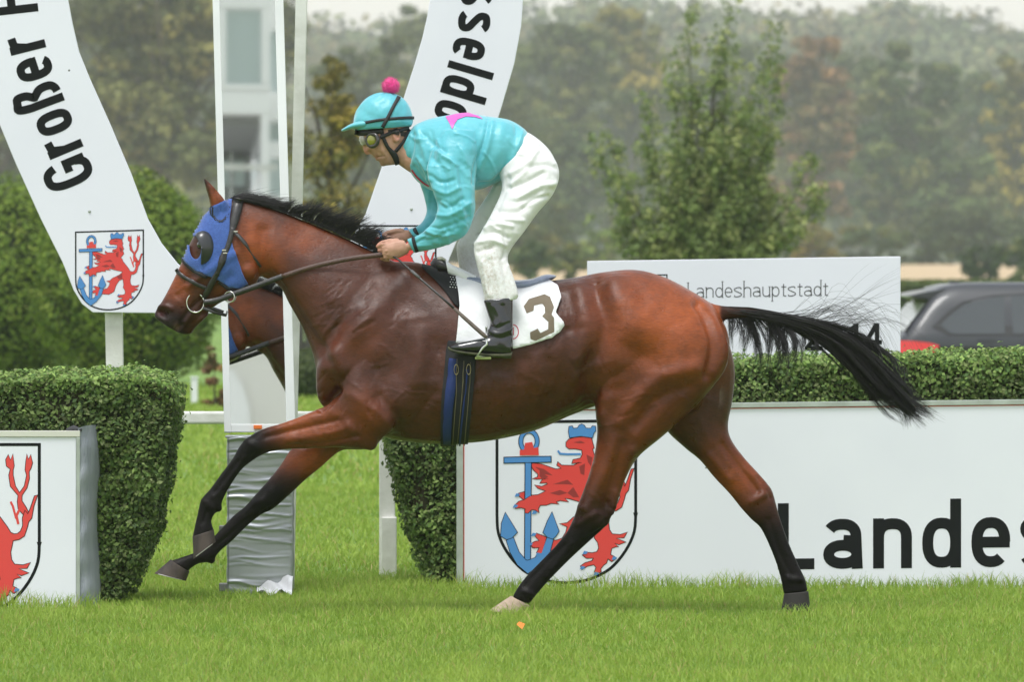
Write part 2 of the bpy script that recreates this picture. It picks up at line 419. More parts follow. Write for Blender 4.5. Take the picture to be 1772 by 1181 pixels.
R = random.Random(11)
def L(cx, cy, rx, ry, k=5, sq=0.55):
    """break an ellipse of the photograph into k overlapping lobes"""
    out = [(cx, cy, rx * 0.72, ry * 0.72)]
    for i in range(k):
        a = 2 * math.pi * (i + R.random() * 0.6) / k
        out.append((cx + math.cos(a) * rx * sq, cy + math.sin(a) * ry * sq, rx * R.uniform(0.36, 0.5), ry * R.uniform(0.36, 0.5)))
    return out
G = 'trees of the hazy wood edge'
bgt = [
    # label, base px, Y, lobes, leaves, leaf size, palette, seed
    ('broad olive tree between the arch leg and the finish post', 290, 215, L(245, 5, 170, 120) + L(330, 60, 110, 110) + L(250, 180, 160, 120) + L(300, 280, 130, 70, 4), 14000, 0.26, 'olive', 21),
    ('dark leafy tree left of the arch sign at the frame edge', -20, 240, L(-20, 250, 110, 140) + L(10, 60, 120, 90), 3500, 0.26, 'green', 22),
    ('dense olive tree behind the jockey, between conifer and right arch leg', 640, 300, L(640, 170, 105, 130) + L(650, 300, 100, 80), 5200, 0.30, 'olive', 23),
    ('spreading oak with bare lower boughs right of the arch sign', 985, 360, L(985, 95, 90, 70) + L(955, 190, 90, 55) + L(1060, 150, 40, 50, 3), 5200, 0.30, 'olive', 24),
    ('yellowish tree rising behind the oak, left of the slim tree', 1095, 380, L(1080, 60, 75, 55) + L(1110, 150, 65, 80), 4200, 0.30, 'yellow', 25),
    ('rust coloured tree right of the slim young tree', 1410, 340, L(1405, 130, 75, 85) + L(1420, 240, 95, 90) + L(1400, 350, 85, 70, 4), 6500, 0.30, 'rust', 26),
    ('wide green tree above the parked car, right of the rust tree', 1600, 330, L(1580, 150, 110, 80) + L(1560, 270, 120, 90) + L(1640, 330, 110, 95) + L(1545, 380, 90, 60, 4), 9500, 0.30, 'green', 27),
    ('golden topped tree at the right edge of the picture', 1760, 345, L(1770, 170, 70, 90) + L(1765, 300, 85, 110), 5000, 0.30, 'yellow', 28),
    ('grey green tree behind the jockey\'s white breeches', 1000, 320, L(985, 300, 85, 90) + L(960, 380, 80, 50, 4), 4600, 0.28, 'green', 29),
    ('dull olive tree hidden behind the slim young tree', 1230, 350, L(1220, 190, 90, 110) + L(1240, 330, 110, 100), 5500, 0.30, 'olive', 30),
    ('dark low tree over the stubble field behind the car', 1690, 250, L(1660, 400, 70, 60) + L(1740, 420, 60, 55, 4), 4200, 0.22, 'dark', 31),
    ('tall olive tree filling the gap right of the conifer', 745, 400, L(740, 120, 110, 120) + L(760, 280, 120, 110), 5200, 0.34, 'olive', 34),
    ('tall dull green tree between the oak and the yellowish tree', 1050, 410, L(1040, 250, 120, 120) + L(1100, 330, 110, 100), 6200, 0.34, 'green', 35),
    ('olive tree behind the rust tree\'s left side', 1330, 400, L(1310, 170, 80, 110) + L(1330, 310, 90, 100), 4800, 0.34, 'olive', 36),
    ('olive tree between the rust tree and the wide green tree', 1500, 410, L(1490, 170, 85, 100) + L(1480, 310, 100, 110), 5600, 0.34, 'olive', 37),
    ('dense green tree above the car roof', 1700, 400, L(1690, 250, 120, 120) + L(1700, 380, 130, 80), 6500, 0.34, 'green', 38),
    ('shadowy green tree behind the oak\'s left side', 910, 420, L(900, 230, 110, 150) + L(905, 380, 110, 70), 6000, 0.34, 'green', 39),
    ('grey olive tree left of the finish post, far behind', 330, 380, L(340, 90, 130, 150) + L(330, 320, 120, 90), 6500, 0.34, 'olive', 40),
    ('grey olive tree behind the arch\'s left leg, far behind', 120, 380, L(110, 90, 140, 150) + L(110, 320, 130, 110), 6500, 0.34, 'olive', 43),
    ('olive tree showing through above the jockey\'s helmet', 860, 330, L(850, 210, 90, 120) + L(880, 330, 80, 70, 4), 3800, 0.28, 'olive', 32),
    ('brown green tree right behind the arch\'s left leg', 420, 260, L(450, 60, 90, 130) + L(430, 240, 90, 110), 6000, 0.28, 'olive', 33),
]
for lab, bx, Y, lob, n, lf, pal, sd_ in bgt:
    Y, lf = Y * 2.4 + 50, lf * 2.4
    tree('broadleaf_tree', lab, 'tree', bx, Y, lob, int(n * 1.6), lf * 1.1, pal, lf * 1.6, sd_, G, trunk=0.6)
# undergrowth along the wood edge
for i, (lab, px, py, rx, ry, Y, pal) in enumerate([
    ('pale grey green bush at the wood edge behind the saddle', 960, 440, 75, 50, 200, 'olive'),
    ('grey green thicket under the oak behind the jockey', 930, 395, 90, 70, 230, 'green'),
    ('dark thicket behind the right arch leg\'s foot', 740, 410, 110, 80, 235, 'green'),
    ('olive thicket under the slim young tree', 1130, 410, 100, 60, 228, 'olive'),
    ('dull green thicket behind the upper sign\'s middle', 1300, 410, 110, 65, 232, 'green'),
    ('shady thicket left of the arch sign\'s right leg', 620, 430, 90, 80, 238, 'green'),
    ('shady thicket behind the finish post', 440, 430, 110, 80, 236, 'green'),
    ('dark thicket above the car\'s rear', 1600, 420, 90, 45, 226, 'dark'),
    ('light bush at the wood edge left of the white upper sign', 1030, 430, 45, 40, 210, 'bright'),
    ('brownish bush behind the upper sign, right of the slim tree', 1400, 420, 60, 40, 205, 'yellow'),
    ('dark bush at the wood edge above the upper sign\'s right corner', 1500, 430, 70, 45, 220, 'green'),
    ('olive bush behind the jockey\'s back', 900, 420, 50, 60, 215, 'green')]):
    Y = Y * 2.4 + 50; tree('bush', lab, 'bush', px, Y, L(px, py, rx, ry, 4) + [(px + rx * .3, py + ry * .7, rx * .7, ry * .5), (px - rx * .4, py + ry * .7, rx * .6, ry * .5)], int(1500 + rx * ry * .25), 0.40, pal, 0.52, 60 + i, 'bushes along the wood edge', trunk=0.07, limbs=False)

for i, (lab, px, py, rx, ry, pal) in enumerate([
    ('dark bush before the stubble field, above the car roof', 1700, 452, 52, 34, 'dark'),
    ('small dark bush before the stubble field at the right frame edge', 1768, 446, 34, 38, 'green'),
    ('olive bush before the field, left of the white upper sign', 985, 452, 40, 30, 'olive'),
    ('green bush before the field, behind the saddle cantle', 915, 448, 44, 36, 'green')]):
    tree('field_bush', lab, 'bush', px, 392, L(px, py, rx, ry, 5) + [(px, py + ry * .6, rx * .8, ry * .5)], 1900, 0.26, pal, 0.3, 160 + i, 'bushes before the stubble field', trunk=0.1, limbs=False)
# slim young tree behind the upper sign: upright leafy shoots
def slim_tree():
    Y = 84.0; rng = np.random.default_rng(77)
    b = Vector((wx(1225, Y), Y, 0)); t = thing('young_tree', 'slim young tree with upright leafy shoots behind the white upper sign', 'tree', b)
    s = (CAM_D + Y) / CAM_D / PPM
    shoots = [(1190, 10, 1215, 420), (1262, 6, 1235, 420), (1335, 40, 1262, 420), (1240, 70, 1228, 430), (1300, 130, 1250, 430), (1165, 120, 1200, 430),
              (1115, 170, 1185, 440), (1350, 110, 1275, 430), (1050, 235, 1165, 450), (1030, 255, 1150, 455), (1410, 270, 1290, 430), (1425, 330, 1300, 440),
              (1080, 300, 1170, 460), (1205, 150, 1215, 430), (1280, 200, 1245, 430), (1120, 260, 1190, 450), (1330, 220, 1265, 430), (1160, 250, 1200, 440),
              (1240, 240, 1230, 440), (1290, 300, 1250, 440), (1190, 320, 1210, 440), (1340, 330, 1270, 450), (1070, 395, 1160, 460), (1375, 395, 1280, 450)]
    P, Nn = [], []; mb = MB()
    mb.tube([b, Vector((wx(1226, Y), Y, wz(470, Y))), Vector((wx(1228, Y), Y, wz(300, Y))), Vector((wx(1235, Y), Y, wz(120, Y)))], [0.07, 0.06, 0.035, 0.01], 8)
    lb = MB()
    for i, (x1, y1, x0, y0) in enumerate(shoots):
        outer = min(1.0, abs(x1 - 1235) / 170.0)
        dy0, dy1 = rng.uniform(-0.2, 0.2), rng.uniform(-0.75, 0.75)
        a, e = W(x0, y0, Y) + Vector((0, dy0, 0)), W(x1, y1, Y) + Vector((0, dy1, 0))
        m = a.lerp(e, 0.5) + Vector(((e.x - a.x) * 0.14, 0, -0.05))
        pl = catmull([a, m, e], 14)
        lb.tube([Vector((b.x, Y, a.z - 0.35)), a, m, e], [0.03, 0.024, 0.014, 0.004], 5)
        for k, p in enumerate(pl):
            f = k / len(pl)
            for j in range(max(1, int((5.2 - 3.2 * outer) * (1.10 - f) * rng.uniform(.5, 1.3)) + 1)):
                c = p + rng.normal(0, 1, 3) * np.array([0.20, 0.22, 0.15]) * (1.0 - 0.70 * f)
                q = rng.normal(0, 0.068, (19, 3)); P.append(c + q); Nn.append(q * 9 + np.array([0, -0.3, 0.8]))
    P, Nn = np.concatenate(P), np.concatenate(Nn); n = len(P)
    cols = np.array([(0.16, 0.22, 0.06), (0.21, 0.26, 0.08), (0.12, 0.17, 0.05), (0.30, 0.33, 0.11)])
    tint = cols[(np.arange(n) // 19) % 4 if n else 0] * rng.uniform(0.7, 1.35, (n, 1))
    obj('crown', leaves_mesh(P, Nn, 0.078, rng, 0.66, 0.6, tint), M['leaf'], t, False)
    obj('trunk', mb.mesh(), M['bark'], t); obj('limb', lb.mesh(), M['bark'], t)
slim_tree()

# clipped bushes on the left and the conifer behind the finish post
def clipped(name, label, px, py, rx, ry, Y, n, leaf, pal, seed, basepx, core=(0.02, 0.03, 0.01), group=None, yr=None):
    rng = np.random.default_rng(seed); s = (CAM_D + Y) / CAM_D / PPM
    c = np.array(W(px, py, Y)); r = np.array([rx * s, yr or rx * s * 0.9, ry * s])
    t = thing(name, label, 'bush', (wx(basepx, Y), Y, 0), group)
    d = rng.normal(0, 1, (n, 3)); d /= np.linalg.norm(d, axis=1)[:, None]
    lump = 1 + 0.035 * np.sin(d[:, 0] * 9 + d[:, 2] * 7) + 0.03 * np.sin(d[:, 2] * 15 - d[:, 1] * 11)
    P = c + d * r * (lump * rng.uniform(0.86, 1.03, n))[:, None]
    P = P[P[:, 2] > 0.02]; k = len(P); d = (P - c) / r
    cols = np.array(PAL[pal]); ci = ((np.sin(P[:, 0] * 5) + np.sin(P[:, 2] * 6 + P[:, 0] * 3)) * 0.9 + rng.uniform(0, 2.2, k)).astype(int) % len(cols)
    obj('foliage', leaves_mesh(P, d + np.array([0, 0, 0.25]), leaf, rng, 0.6, 0.5, cols[ci] * rng.uniform(0.7, 1.3, (k, 1))), M['leaf'], t, False)
    mb = MB(); mb.sphere(c, r * 0.86, 20, 14)
    for i in range(3):
        mb.tube([Vector((c[0] + (i - 1) * 0.3, Y, -0.1)), Vector((c[0] + (i - 1) * 0.5, Y, c[2]))], 0.05, 6)
    obj('branch_core', mb.mesh(), mat('bush_core', core, 0.95), t)
    return t
clipped('clipped_bush', 'large rounded clipped yew bush behind the arch sign foot', 225, 490, 165, 188, 62, 26000, 0.062, 'bright', 91, 225, group='rounded bushes behind the arch sign')
clipped('clipped_bush', 'rounded green bush at the left frame edge behind the arch sign', 5, 500, 150, 190, 66, 20000, 0.062, 'bright', 92, 5, group='rounded bushes behind the arch sign')
t = tree('conifer', 'bronze green conifer between the finish post and the jockey', 'conifer', 575, 110, [(572, 170, 42, 70), (560, 250, 58, 80), (585, 330, 62, 90), (570, 420, 68, 90), (575, 520, 70, 80), (566, 118, 24, 40), (600, 230, 38, 70)], 9000, 0.10, 'yellow', 0.14, 93, trunk=0.12, hollow=0.55)
clipped('low_bush', 'low dark bush behind the finish post\'s stay', 545, 650, 75, 46, 54, 9000, 0.05, 'dark', 94, 545, yr=0.5)
tree('dry_shrub', 'reddish brown dry shrub right of the clipped bush', 'shrub', 372, 48, [(370, 650, 18, 35), (378, 690, 22, 28), (366, 620, 10, 20)], 1400, 0.045, 'rust', 0.05, 95, trunk=0.015, limbs=False)

# dark board fence seen between the finish post and the horse's chest
def board_fence():
    Y = 60.0
    t = thing('board_fence', 'dark vertical board fence behind the finish post', 'fence', (wx(545, Y), Y, 0))
    m = mat('dark_boards', (0.035, 0.033, 0.032), 0.9, (0.06, 0.055, 0.05), 4)
    for i in range(7):
        x = wx(497, Y) + i * 0.112
        MB().box(x, x + 0.10, Y - 0.012 - 0.01 * (i % 2), Y + 0.012, 0.02, wz(490 + 6 * (i % 3), Y)).build('board', m, t)
    MB().box(wx(495, Y), wx(628, Y), Y + 0.014, Y + 0.06, 0.5, 0.6).build('rail', m, t)
board_fence()

# low hedge beyond, right
def far_hedge():
    Y = 150.0; rng = np.random.default_rng(5); n = 9000
    x0, x1 = wx(1440, Y), wx(1800, Y)
    P = np.stack([rng.uniform(x0, x1, n), rng.uniform(Y - 0.5, Y + 0.5, n), rng.uniform(0.05, 1.08, n)], 1)
    t = thing('field_hedge', 'low green hedge in front of the stubble field beyond the car', 'hedge', ((x0 + x1) / 2, Y, 0))
    cols = np.array(PAL['green']); obj('foliage', leaves_mesh(P, np.tile([0, -0.6, 0.5], (n, 1)), 0.11, rng, 0.7, 0.7, cols[rng.integers(0, 4, n)] * rng.uniform(0.8, 1.3, (n, 1))), M['leaf'], t, False)
    MB().box(x0, x1, Y - 0.35, Y + 0.35, 0, 0.9).build('branch_core', mat('hedge_core', (0.02, 0.03, 0.01), 0.95), t)
far_hedge()

# haze: one closed box of even air round the whole place
hz = MB().box(-1450, 1450, -160, 2420, -1.0, 75.0).build('haze', None)
hm = bpy.data.materials.new('haze_air'); hm.use_nodes = True
hn = hm.node_tree.nodes; hn.remove(hn['Principled BSDF'])
pv = hn.new('ShaderNodeVolumePrincipled'); pv.inputs['Density'].default_value = 0.00023; pv.inputs['Color'].default_value = (0.93, 0.95, 0.98, 1)
pv.inputs['Anisotropy'].default_value = 0.2
hm.node_tree.links.new(pv.outputs[0], hn['Material Output'].inputs['Volume'])
hz.data.materials.append(hm); tag(hz, 'thin pale mist over the whole course', 'haze', kind='stuff')
# ------------------------------------------------------------------ lettering: a small stroke alphabet
def arc(cx, cy, rx, ry, a0, a1, p=2.0, n=18):
    out = []
    for i in range(n + 1):
        a = math.radians(a0 + (a1 - a0) * i / n); c, s = math.cos(a), math.sin(a)
        out.append((cx + rx * math.copysign(abs(c) ** (2 / p), c), cy + ry * math.copysign(abs(s) ** (2 / p), s)))
    return out
def glyph(ch, t, w, p, xh=0.72):
    """centre-line strokes of one letter on a cap height of 1: ([(points, closed)], advance width)"""
    h = t / 2; l, r = h, w - h; m = w / 2; rx = (w - t) / 2; cx = m; cy = xh / 2; ry = (xh - t) / 2
    S = []
    if ch == 'o': S = [(arc(cx, cy, rx, ry, 0, 360, p, 32)[:-1], True)]
    elif ch == 'e': S = [(arc(cx, cy, rx, ry, 0, 312, p, 28), False), ([(l, cy), (r + h * 0.9, cy)], False)]
    elif ch == 'r': S = [([(l, 0), (l, xh)], False), ([(l, xh * 0.52), (l + (w - t) * 0.22, xh * 0.83), (l + (w - t) * 0.42, xh - h * 1.15), (w * 0.72, xh - h)], False)]; return S, w * 0.72
    elif ch == 'l': return [([(l, 0), (l, 1.04)], False)], t
    elif ch == 'i': return [([(l, 0), (l, xh)], False), ([(l, 0.86), (l, 1.0)], False)], t
    elif ch == 'd': S = [(arc(cx, cy, rx, ry, 0, 360, p, 32)[:-1], True), ([(r, 0), (r, 1.04)], False)]
    elif ch == 'p': S = [(arc(cx, cy, rx, ry, 0, 360, p, 32)[:-1], True), ([(l, -0.3), (l, xh)], False)]
    elif ch in 'nh': S = [([(l, 0), (l, xh if ch == 'n' else 1.04)], False), (arc(cx, xh - h - rx * 1.0, rx, rx, 180, 0, max(p, 2.2), 16) + [(r, 0)], False)]
    elif ch == 'u': S = [([(r, 0), (r, xh)], False), ([(l, xh)] + arc(cx, h + rx, rx, rx, 180, 360, max(p, 2.2), 16), False)]
    elif ch == 'a': S = [(arc(cx - 0.02, xh - h - rx * 0.9, rx, rx * 0.9, 148, 0, 2.4, 14) + [(r, 0)], False), (arc(cx - 0.01, xh * 0.29, rx, xh * 0.29 - h, 20, 340, 2.2, 22) + [(r, xh * 0.20)], False), ([(r, xh * 0.55), (cx, xh * 0.57)], False)]
    elif ch == 't': return [([(w * 0.3, xh * 1.25), (w * 0.3, h * 2), (w * 0.42, h * 1.1), (w * 0.66, h)], False), ([(0, xh - h), (w * 0.66, xh - h)], False)], w * 0.66
    elif ch == 'f': return [([(w * 0.25, 0), (w * 0.25, 0.78), (w * 0.38, 1 - h), (w * 0.65, 1 - h)], False), ([(0, xh - h), (w * 0.6, xh - h)], False)], w * 0.6
    elif ch == 's':
        c = catmull([(r - 0.01, xh * 0.80), (r * 0.86, xh - h * 1.25), (m, xh - h), (l * 1.25, xh * 0.84), (l * 1.2, xh * 0.67), (m, xh * 0.5), (r * 0.98, xh * 0.34), (r * 0.98, xh * 0.17), (m, h), (l * 1.5, h * 1.3), (l, xh * 0.2)], 4)
        S = [([tuple(q) for q in c], False)]
    elif ch == 'ß':
        c = catmull([(l, 0), (l, 0.4), (l, 0.72), (l + rx * 0.3, 0.93), (m, 1 - h), (r * 0.9, 0.88), (r * 0.9, 0.7), (m * 1.15, 0.57), (m * 1.2, 0.53), (r, 0.40), (r + 0.01, 0.2), (r * 0.85, h * 1.3), (m * 0.98, h)], 4)
        S = [([tuple(q) for q in c], False)]
    elif ch == 'G':
        w2 = w * 1.22; rx2 = (w2 - t) / 2
        a = arc(w2 / 2, 0.5, rx2, 0.5 - h, 25, 335, p, 30)
        return [(a, False), ([(w2 - h, 0.08), (w2 - h, 0.46)], False), ([(w2, 0.46), (w2 * 0.52, 0.46)], False)], w2
    elif ch == 'P':
        w2 = w * 1.1
        return [([(h, 0), (h, 1)], False), ([(h, 1 - h), (w2 * 0.55, 1 - h)] + arc(w2 * 0.55, 0.72, w2 * 0.45 - h, 0.28 - h, 90, -90, 2.4, 14) + [(h, 0.44 + h)], False)], w2
    elif ch == 'D':
        w2 = w * 1.25
        return [([(h, 0), (h, 1)], False), ([(h, 1 - h), (w2 * 0.4, 1 - h)] + arc(w2 * 0.4, 0.5, w2 * 0.6 - h, 0.5 - h, 90, -90, 2.4, 18) + [(h, h)], False)], w2
    elif ch == 'ü':
        a, ww = glyph('u', t, w, p, xh); return a + [([(w * 0.2, 0.86), (w * 0.2, 0.98)], False), ([(w * 0.8, 0.86), (w * 0.8, 0.98)], False)], ww
    elif ch == 'L': return [([(h, 0), (h, 1)], False), ([(0, h), (w * 0.94, h)], False)], w * 0.92
    elif ch == '0': S = [(arc(m, 0.5, rx, 0.5 - h, 0, 360, 2.3, 32)[:-1], True)]
    elif ch == '1': return [([(w * 0.5, 0), (w * 0.5, 1)], False), ([(w * 0.5, 0.93), (w * 0.12, 0.74)], False)], w * 0.75
    elif ch == '2': S = [(arc(m, 0.70, rx, 0.30 - h, 160, -25, 2.2, 14) + [(l, h * 1.6)], False), ([(0, h), (w, h)], False)]
    elif ch == '4': S = [([(w * 0.72, 0), (w * 0.72, 1)], False), ([(w * 0.70, 0.98), (l, 0.32)], False), ([(0, 0.28), (w, 0.28)], False)]
    return S, w

def stroke_quads(pts, t, closed):
    P = np.array(pts, float); n = len(P); out = []
    for i in range(n):
        a = P[(i - 1) % n] if (closed or i > 0) else None; b = P[(i + 1) % n] if (closed or i < n - 1) else None
        d1 = (P[i] - a) if a is not None else (b - P[i]); d2 = (b - P[i]) if b is not None else (P[i] - a)
        d1 = d1 / (np.linalg.norm(d1) + 1e-9); d2 = d2 / (np.linalg.norm(d2) + 1e-9)
        d = d1 + d2; d /= np.linalg.norm(d) + 1e-9; nn = np.array([-d[1], d[0]])
        k = 1 / max(0.6, float(np.dot(nn, [-d1[1], d1[0]])))
        out.append((P[i] + nn * t / 2 * k, P[i] - nn * t / 2 * k))
    return out
def lettering(text, base, cap, t, w, p, gap, to_world, parent, material=None, serif=False, space=0.35, xh=0.72, name='lettering', tx=None):
    """text along a baseline polyline given in photo pixels; the letters' tops lie to the left of its direction"""
    B = np.array(base, float); seg = np.linalg.norm(np.diff(B, axis=0), axis=1); cum = np.concatenate([[0], np.cumsum(seg)])
    def at(s):
        i = int(np.clip(np.searchsorted(cum, s) - 1, 0, len(seg) - 1)); f = (s - cum[i]) / seg[i]
        return B[i] + (B[i + 1] - B[i]) * f
    mb = MB(); s = 0.0; lay = 0
    for ch in text:
        if ch == ' ': s += space * cap; continue
        st, adv = glyph(ch, t, w, p, xh)
        c0, c1 = at(s), at(s + adv * cap); d = c1 - c0; d /= np.linalg.norm(d) + 1e-9; up = np.array([d[1], -d[0]])
        if serif:
            hs = t * 1.3
            for pts, cl in list(st):
                if len(pts) == 2 and abs(pts[0][0] - pts[1][0]) < 0.01:
                    for q in pts: st.append(([(q[0] - hs, q[1]), (q[0] + hs * 0.8, q[1])], 's'))
        for pts, cl in st:
            tt = t * 0.5 if cl == 's' else t
            q = stroke_quads(pts, tt, cl is True); lay += 1; eps = 0.00012 * (lay % 4)
            v, f = [], []
            for a, b in q:
                for pp in (a, b):
                    pix = c0 + d * pp[0] * cap + up * pp[1] * cap
                    ww = to_world(pix[0], pix[1]); v.append((ww.x, ww.y - eps, ww.z))
            k = len(q)
            for i in range(k if cl is True else k - 1):
                j = (i + 1) % k; f.append([2 * i, 2 * i + 1, 2 * j + 1, 2 * j])
            mb.add(v, f)
        s += (adv + gap) * cap
    return obj(name, mb.mesh(fix=False), material or M['ink'], parent, False)

# ------------------------------------------------------------------ coat of arms (traced, shield width = 945 units)
LION = [(679,176),(690,215),(700,255),(690,262),(700,300),(712,329),(694,345),(712,395),(690,420),(668,449),(690,470),(701,504),(735,545),(777,602),(800,640),(821,650),(845,648),(865,632),(880,595),(878,545),(893,500),(912,522),(930,480),(955,405),(972,400),(948,470),(935,545),(915,570),(905,610),(888,660),(855,682),(815,690),(799,766),(805,815),(825,845),(880,850),(925,835),(905,868),(850,872),(900,895),(915,900),(870,915),(838,905),(865,930),(848,930),(820,940),(812,985),(840,1000),(850,1010),(822,1030),(795,1010),(785,1040),(765,1055),(745,1080),(748,1100),(722,1112),(705,1100),(718,1070),(700,1050),(655,1060),(620,1080),(612,1060),(640,1040),(690,1025),(700,1005),(650,1005),(625,985),(640,968),(690,972),(722,965),(735,940),(728,900),(705,868),(712,831),(701,744),
 (646,766),(603,831),(575,915),(545,935),(500,955),(417,945),(380,965),(345,965),(325,985),(312,965),(330,930),(285,930),(270,905),(300,890),(330,885),(300,850),(310,835),(350,850),(395,872),(440,885),(485,870),(510,830),(520,790),(470,770),(520,765),(560,728),(640,700),(701,646),(603,620),(540,600),(500,595),(525,620),(470,610),(440,620),(460,635),(410,628),(375,640),(335,640),(320,665),(325,690),(300,672),(275,670),(250,695),(232,690),(235,665),(205,655),(168,660),(165,640),(190,615),(225,605),(195,580),(190,560),(225,550),(265,575),(320,572),(375,545),(320,525),(300,505),(345,515),(385,500),(380,488),(335,490),(350,468),(395,462),(310,462),(285,460),(318,450),(322,430),(290,400),(272,365),(285,355),(340,362),(440,398),(480,392),(450,370),(455,350),(480,372),(560,375),(590,360),(620,355),(600,352),(553,357),(560,335),(610,325),(622,300),(620,268),(575,258),(530,258),(512,242),(512,215),(530,195),(570,182)]
TAIL = [[(905,560),(880,520),(850,485),(845,440),(850,400),(800,340),(790,270),(800,230),(775,210),(770,170),(785,140),(800,175),(815,135),(822,210),(815,235),(815,270),(830,340),(858,385),(890,340),(905,270),(895,235),(900,180),(905,135),(915,170),(930,140),(940,190),(930,225),(918,245),(920,290),(905,350),(872,400),(872,435),(900,480),(920,520)]]
def emblem(parent, x0, y0, wpx, to_world, name='coat_of_arms'):
    """the town arms: black-lined shield, blue anchor, red crowned lion; x0,y0 is the shield's top-left in photo pixels"""
    k = wpx / 945.0; mb = MB(); lay = [0]
    def pt(q, e): ww = to_world(x0 + (q[0] - 40) * k, y0 + (q[1] - 72) * k); return (ww.x, ww.y - e, ww.z)
    def poly(P, m):
        lay[0] += 1; e = 0.00007 * lay[0]
        tri = tessellate_polygon([[Vector((q[0], q[1], 0)) for q in P]])
        mb.add([pt(q, e) for q in P], [list(f) for f in tri], m)
    def line(P, t, m, closed=False):
        lay[0] += 1; e = 0.00007 * lay[0]; q = stroke_quads(P, t, closed); v = []
        for a, b in q: v += [pt(a, e), pt(b, e)]
        n = len(q); mb.add(v, [[2 * i, 2 * i + 1, 2 * ((i + 1) % n) + 1, 2 * ((i + 1) % n)] for i in range(n if closed else n - 1)], m)
    sh = [(40, 72), (985, 72), (985, 700)] + [tuple(q) for q in catmull([(985, 700), (975, 830), (915, 960), (810, 1080), (670, 1150), (512, 1172), (354, 1150), (215, 1080), (110, 960), (50, 830), (40, 700)], 4)]
    line(sh, 20, 0, True)
    # the lion's further arm lies behind the anchor
    for T in TAIL: line(T, 9, 0, True); poly(T, 1)
    line([(848, 560), (835, 545), (815, 470), (800, 440)], 14, 1); line([(850, 585), (838, 530), (868, 470)], 16, 1)
    line(LION, 10, 0, True); poly(LION, 1)
    for q in [[(300,380),(360,395),(420,440),(360,430)],[(330,405),(390,450),(350,470),(330,440)],[(420,500),(520,470),(560,505),(500,500)],[(520,560),(560,520),(600,590),(560,590)],[(600,380),(640,360),(635,440),(610,430)],[(560,215),(610,205),(640,220),(600,222)],[(610,700),(690,670),(690,740),(640,745)],[(400,560),(470,540),(520,560),(460,575)],[(650,300),(690,320),(680,380),(660,350)]]: poly(q, 3)
    line([(455, 270), (470, 292), (520, 296), (612, 296)], 14, 2)
    # anchor
    ring = arc(258, 205, 56, 70, 0, 360, 2, 28)[:-1]
    line(ring, 34, 0, True); line(ring, 24, 2, True)
    poly([(195, 300), (195, 265), (225, 260), (232, 215), (280, 210), (290, 250), (322, 245), (325, 300)], 1)
    poly([(84, 308), (412, 305), (412, 352), (84, 355)], 0); poly([(90, 314), (406, 311), (406, 346), (90, 349)], 2)
    poly([(228, 350), (278, 350), (272, 1040), (224, 1040)], 0); poly([(234, 352), (272, 352), (266, 1040), (230, 1040)], 2)
    hook = [(105, 880), (150, 858), (190, 960), (235, 1015), (250, 1018), (300, 1000), (360, 920), (385, 855), (425, 870), (400, 960), (330, 1050), (250, 1105), (180, 1045), (130, 960)]
    line(hook, 9, 0, True); poly(hook, 2)
    for f in ([(97, 690), (178, 825), (140, 862), (105, 872), (66, 848), (72, 760)], [(415, 690), (462, 820), (440, 855), (420, 872), (385, 860), (355, 828), (385, 750)]): line(f, 9, 0, True); poly(f, 2)
    cr = [(535, 182), (528, 140), (532, 108), (552, 104), (560, 122), (590, 118), (600, 100), (618, 92), (636, 102), (645, 120), (680, 122), (690, 106), (710, 108), (712, 140), (700, 150), (690, 184), (612, 172)]
    line(cr, 8, 0, True); poly(cr, 2)
    # the paw in front of the anchor
    paw = [(330, 572), (265, 580), (225, 605), (190, 615), (165, 640), (168, 660), (205, 655), (235, 665), (232, 690), (250, 695), (275, 670), (300, 672), (325, 690), (320, 665), (335, 640)]
    line(paw[1:], 7, 0); poly(paw, 1)
    paw2 = [(340, 850), (300, 850), (330, 885), (300, 890), (270, 905), (285, 930), (330, 930), (312, 965), (325, 985), (345, 965), (372, 880)]
    poly(paw2, 1)
    for c in [(178, 570), (165, 645), (295, 690), (290, 840), (265, 905), (320, 975), (640, 968), (622, 1070), (715, 1112), (838, 1008)]: poly([(c[0] - 18, c[1] + 12), (c[0] - 6, c[1] - 12), (c[0] + 20, c[1] - 6), (c[0] + 10, c[1] + 10)], 2)
    return obj(name, mb.mesh(fix=False), [M['ink'], M['red'], M['blue'], M['darkred']], parent, False)

